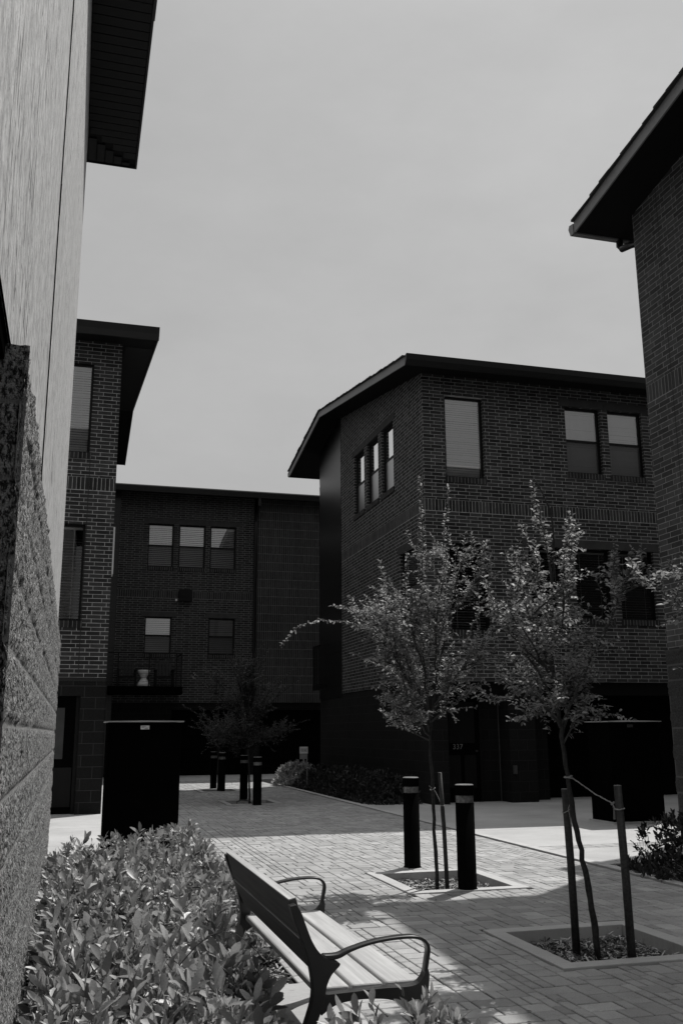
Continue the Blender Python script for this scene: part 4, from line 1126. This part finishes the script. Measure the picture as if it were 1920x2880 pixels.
# ================================================================== SHRUBS
def shrub(name, label, cells, hfun, dens, leafmat, leaf_l, cat='shrub', stemmat=None, nl=(6,11), spread=.75, group=None, inside=None, depth=.22, zbase=0., wl=.36):
    """shoots with leaves all through a low mound; cells = list of (x0,x1,y0,y1)"""
    cx = sum((c[0]+c[1])/2 for c in cells)/len(cells); cy = sum((c[2]+c[3])/2 for c in cells)/len(cells)
    t = empty(name, (cx, cy, 0), label, cat, group)
    P, D, Nn, LL = [], [], [], []; st = MB()
    for x0, x1, y0, y1 in cells:
        n = int((x1-x0)*(y1-y0)*dens(.5*(y0+y1)) if callable(dens) else (x1-x0)*(y1-y0)*dens)
        for _ in range(n):
            x, y = random.uniform(x0, x1), random.uniform(y0, y1)
            if inside and not inside(x, y): continue
            H = hfun(x, y)
            if H < .06: continue
            deep = random.random()**1.6
            ztop = H - depth*deep*1.0; ztop = max(.05, ztop)
            e = .12
            gx = (hfun(x+e, y) - hfun(x-e, y))/(2*e); gy = (hfun(x, y+e) - hfun(x, y-e))/(2*e)
            d = Vector((-gx*.45 + random.gauss(0,.55), -gy*.45 + random.gauss(0,.55), 1)).normalized()
            ln = random.uniform(.07, .17); tip = Vector((x, y, ztop)); b0 = tip - d*ln
            st.tube([b0 - Vector((0,0,min(.08, b0.z*.5))), b0, tip], [.0022,.002,.0012], 3)
            k = random.randint(*nl); ph = random.random()*6.28; sz_ = random.choice((.55,.75,.9,1.,1.15,1.35))
            for i in range(k):
                s = i/(k-1); a = ph + i*2.4
                p = b0.lerp(tip, .15+.85*s)
                side = Vector((math.cos(a), math.sin(a), 0)); side = (side - d*side.dot(d)).normalized()
                op = spread*(1.15-.85*s)
                ld = (d*(1-op*.45) + side*op + Vector((random.gauss(0,.22), random.gauss(0,.22), .15))).normalized()
                nn = (d*.7 - side*.6 + Vector((random.gauss(0,.45), random.gauss(0,.45), .1))).normalized()
                P.append(tuple(p)); D.append(tuple(ld)); Nn.append(tuple(nn)); LL.append(leaf_l*sz_*random.uniform(.55,1.2)*(.75+.4*(1-abs(s-.5))))
    LL = np.array(LL)
    st.build('stems', M['twig'], t)
    leaf_mesh('foliage', P, D, Nn, LL, LL*wl*rng.uniform(.8,1.2,len(LL)), leafmat, t, .30, .18)
    return t
def nz(x, y, s, o=0): return noise.noise(Vector((x*s+o, y*s-o, o*.37)))
def h_left(x, y):
    h = .455 + .13*nz(x, y, 1.6, 3) + .14*nz(x, y, 4.2, 8) + .05*nz(x, y, 9, 2)
    edge = .90 if y < 5.85 else min(1.34, .95+(y-5.85)*.55)
    edge += .07*nz(x, y, 3, 5)
    h *= 1/(1+math.exp((x-edge)/.045)); h *= 1/(1+math.exp(-(x+.12)/.03)); h *= 1/(1+math.exp((y-10.0-.3*nz(x,y,1,1))/.10))
    if y > 8.6: h += .05*(1 if x > .9 else 0)
    return h
shrub('leafy_hedge', 'broad low hedge of glossy oval leaves filling the bed between stone wall and bench',
      [(-.14,1.42,y,y+.7) for y in np.arange(2.0, 10.2, .7)], h_left, lambda y: 600 if y < 5 else (470 if y < 7.5 else (320 if y < 8.6 else 190)), M['leaf'], .068, 'hedge', depth=.40, spread=.95, wl=.36)
def h_clump(x, y): 
    r = math.hypot((x-1.13)/.52, (y-3.36)/.31); return .54*max(0, 1-r**2.2) + .04*nz(x,y,5,2)
shrub('leafy_shrub', 'small leafy shrub poking up in front of the near bench leg', [(.72,1.70,2.95,3.66)], h_clump, 420, M['leaf'], .060, depth=.24)
def h_right(x, y):
    h = .60 + .08*nz(x,y,2.2,6) + .06*nz(x,y,5,7)
    h *= 1/(1+math.exp(-(x-5.62-.10*nz(x,y,3,3))/.07)); h *= 1/(1+math.exp((y-9.15-.2*nz(x,y,2,9))/.08)); h *= 1/(1+math.exp(-(y-6.6)/.1)); return h
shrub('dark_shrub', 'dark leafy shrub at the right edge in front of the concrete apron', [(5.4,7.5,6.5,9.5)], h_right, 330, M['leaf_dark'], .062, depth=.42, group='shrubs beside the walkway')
def h_far(x, y):
    h = .50 + .24*nz(x,y,1.3,4) + .10*nz(x,y,4,2)
    h *= 1/(1+math.exp(-(x-5.78)/.07)); h *= 1/(1+math.exp((x-6.78)/.03)); h *= 1/(1+math.exp(-(y-18.6)/.12)); return h
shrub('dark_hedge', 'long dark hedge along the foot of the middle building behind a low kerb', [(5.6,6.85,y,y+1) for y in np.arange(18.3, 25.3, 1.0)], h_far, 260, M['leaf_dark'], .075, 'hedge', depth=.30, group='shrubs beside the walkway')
def h_lit(x, y): return .62*max(0, 1-((x-5.95)/.62)**2-((y-26.0)/.95)**2)**.5 + .05*nz(x,y,4,1) if ((x-5.95)/.62)**2+((y-26.0)/.95)**2 < 1 else 0
shrub('leafy_shrub', 'sunlit shrub at the far end of the dark hedge near the sale sign', [(5.3,6.7,25.1,27.0)], h_lit, 300, M['leaf'], .075, depth=.3)

n = 90
P = np.c_[rng.uniform(1.6, 5.4, n), rng.uniform(3.5, 17, n), np.full(n, .006)]; a_ = rng.uniform(0, 6.28, n)
o = leaf_mesh('fallen_leaves', P, np.c_[np.cos(a_), np.sin(a_), np.full(n, .08)], np.c_[rng.normal(0,.2,n), rng.normal(0,.2,n), np.ones(n)], rng.uniform(.015,.04,n), rng.uniform(.008,.018,n), M['chip'], tones=rng.random(n)*.3)
tag(o, 'small dry leaves lying scattered over the paving', 'fallen leaves', None, 'stuff')
# arching bare shoots over the left hedge
mb = MB()
for (x, y, z, dx, dy, L) in ((.42,4.05,.46,.35,.05,.36),(.25,4.7,.48,.3,.2,.3),(.7,6.2,.5,-.3,.1,.3)):
    mb.tube([(x+dx*s*L/.3, y+dy*s*L/.3, z+.16*math.sin(math.pi*s)) for s in np.linspace(0,1,9)], [.0028-.0016*s for s in np.linspace(0,1,9)], 5)
tag(mb.build('bare_shoots', M['twig']), 'thin bare shoots arching over the leafy hedge', 'shoots', None, 'stuff')

# ================================================================== FOR SALE SIGN
t = empty('sale_sign', (5.77, 24.0, 0), 'small white FOR SALE sign on a pole behind the dark hedge', 'sign')
mb = MB(); mb.box(5.755,5.775,24.0,24.02,0,1.02); mb.build('pole', M['pole'], t)
mb = MB(); mb.box(5.57,5.785,23.985,23.998,.865,1.035); bevel(mb.build('sign_board', M['white'], t), .006)
mb = MB(); mb.box(5.575,5.752,23.99,24.0,.735,.860); mb.build('lower_board', M['pole'], t)
text_mesh('lettering', 'FOR SALE', .105, M['black'], t, Matrix.Translation((5.6775, 23.983, .948)) @ Matrix.Rotation(math.pi/2, 4, 'X'), .001, 1.0, .36)

# ================================================================== CAMERA, SUN, SKY
cam = bpy.data.cameras.new('camera'); co = bpy.data.objects.new('camera', cam); COL.objects.link(co)
r_ = Vector((0.963511,-0.26761,-0.005618)); u_ = Vector((-0.055103,-0.218849,0.974202)); f_ = Vector((0.261936,0.938344,0.22561))
mw = Matrix.Identity(4)
for i in range(3): mw[i][0] = r_[i]; mw[i][1] = u_[i]; mw[i][2] = -f_[i]
mw[0][3], mw[1][3], mw[2][3] = 0, 0, 1.4
co.matrix_world = mw
cam.sensor_fit = 'VERTICAL'; cam.sensor_height = 36; cam.sensor_width = 24; cam.lens = 36*2667.88/2880
cam.clip_end = 1000; cam.clip_start = .05
SC.camera = co

sd = SUN.normalized()
el = math.asin(sd.z); azm = math.atan2(sd.x, sd.y)
L = bpy.data.lights.new('sun', 'SUN'); L.energy = 4.6; L.angle = math.radians(.53); L.color = (1.0, .985, .96)
lo = bpy.data.objects.new('sun', L); COL.objects.link(lo); lo.location = (12, 12, 30)
lo.rotation_euler = (-sd).to_track_quat('-Z', 'Y').to_euler()
W = bpy.data.worlds.new('World'); SC.world = W; W.use_nodes = True; nt = W.node_tree; N = NT(nt)
for n in list(nt.nodes): nt.nodes.remove(n)
out = nt.nodes.new('ShaderNodeOutputWorld'); bg = nt.nodes.new('ShaderNodeBackground')
sky = nt.nodes.new('ShaderNodeTexSky'); sky.sky_type = 'NISHITA'; sky.sun_disc = False
sky.sun_elevation = el; sky.sun_rotation = azm; sky.dust_density = 3.0; sky.air_density = 1.0
bw = nt.nodes.new('ShaderNodeRGBToBW'); N.l(sky.outputs[0], bw.inputs[0])
pw = N.math('POWER', bw.outputs[0], .22)
tc = nt.nodes.new('ShaderNodeTexCoord')
c1 = N.noise(N.scaled(tc.outputs['Generated'], (1.0, 1.3, 2.2)), 2.1, 7, .6)
c2 = N.noise(N.scaled(tc.outputs['Generated'], (2.0, 1.0, 5.0)), 3.0, 5, .6)
cl = N.math('MULTIPLY', N.ramp(c1, .32, .68, .92, 1.07), N.ramp(c2, .35, .65, .99, 1.012))
sz = nt.nodes.new('ShaderNodeSeparateXYZ'); N.l(tc.outputs['Generated'], sz.inputs[0])
zen = nt.nodes.new('ShaderNodeMapRange'); zen.interpolation_type = 'SMOOTHSTEP'   # thin high cloud is brightest overhead
zen.inputs[1].default_value = .63; zen.inputs[2].default_value = .95; zen.inputs[3].default_value = 1.0; zen.inputs[4].default_value = 2.7
N.l(sz.outputs[2], zen.inputs[0])
v = N.math('MULTIPLY', N.math('MULTIPLY', N.math('MULTIPLY', pw, cl), 3.38), zen.outputs[0])
N.l(v, bg.inputs[0]); bg.inputs[1].default_value = .1
N.l(bg.outputs[0], out.inputs[0])

SC.view_settings.view_transform = 'Standard'; SC.view_settings.look = 'None'; SC.view_settings.gamma = 1; SC.view_settings.exposure = 0
SC.render.engine = 'CYCLES'; SC.cycles.max_bounces = 6; SC.cycles.diffuse_bounces = 3; SC.cycles.glossy_bounces = 3; SC.cycles.transparent_max_bounces = 8
SC.cycles.use_denoising = True
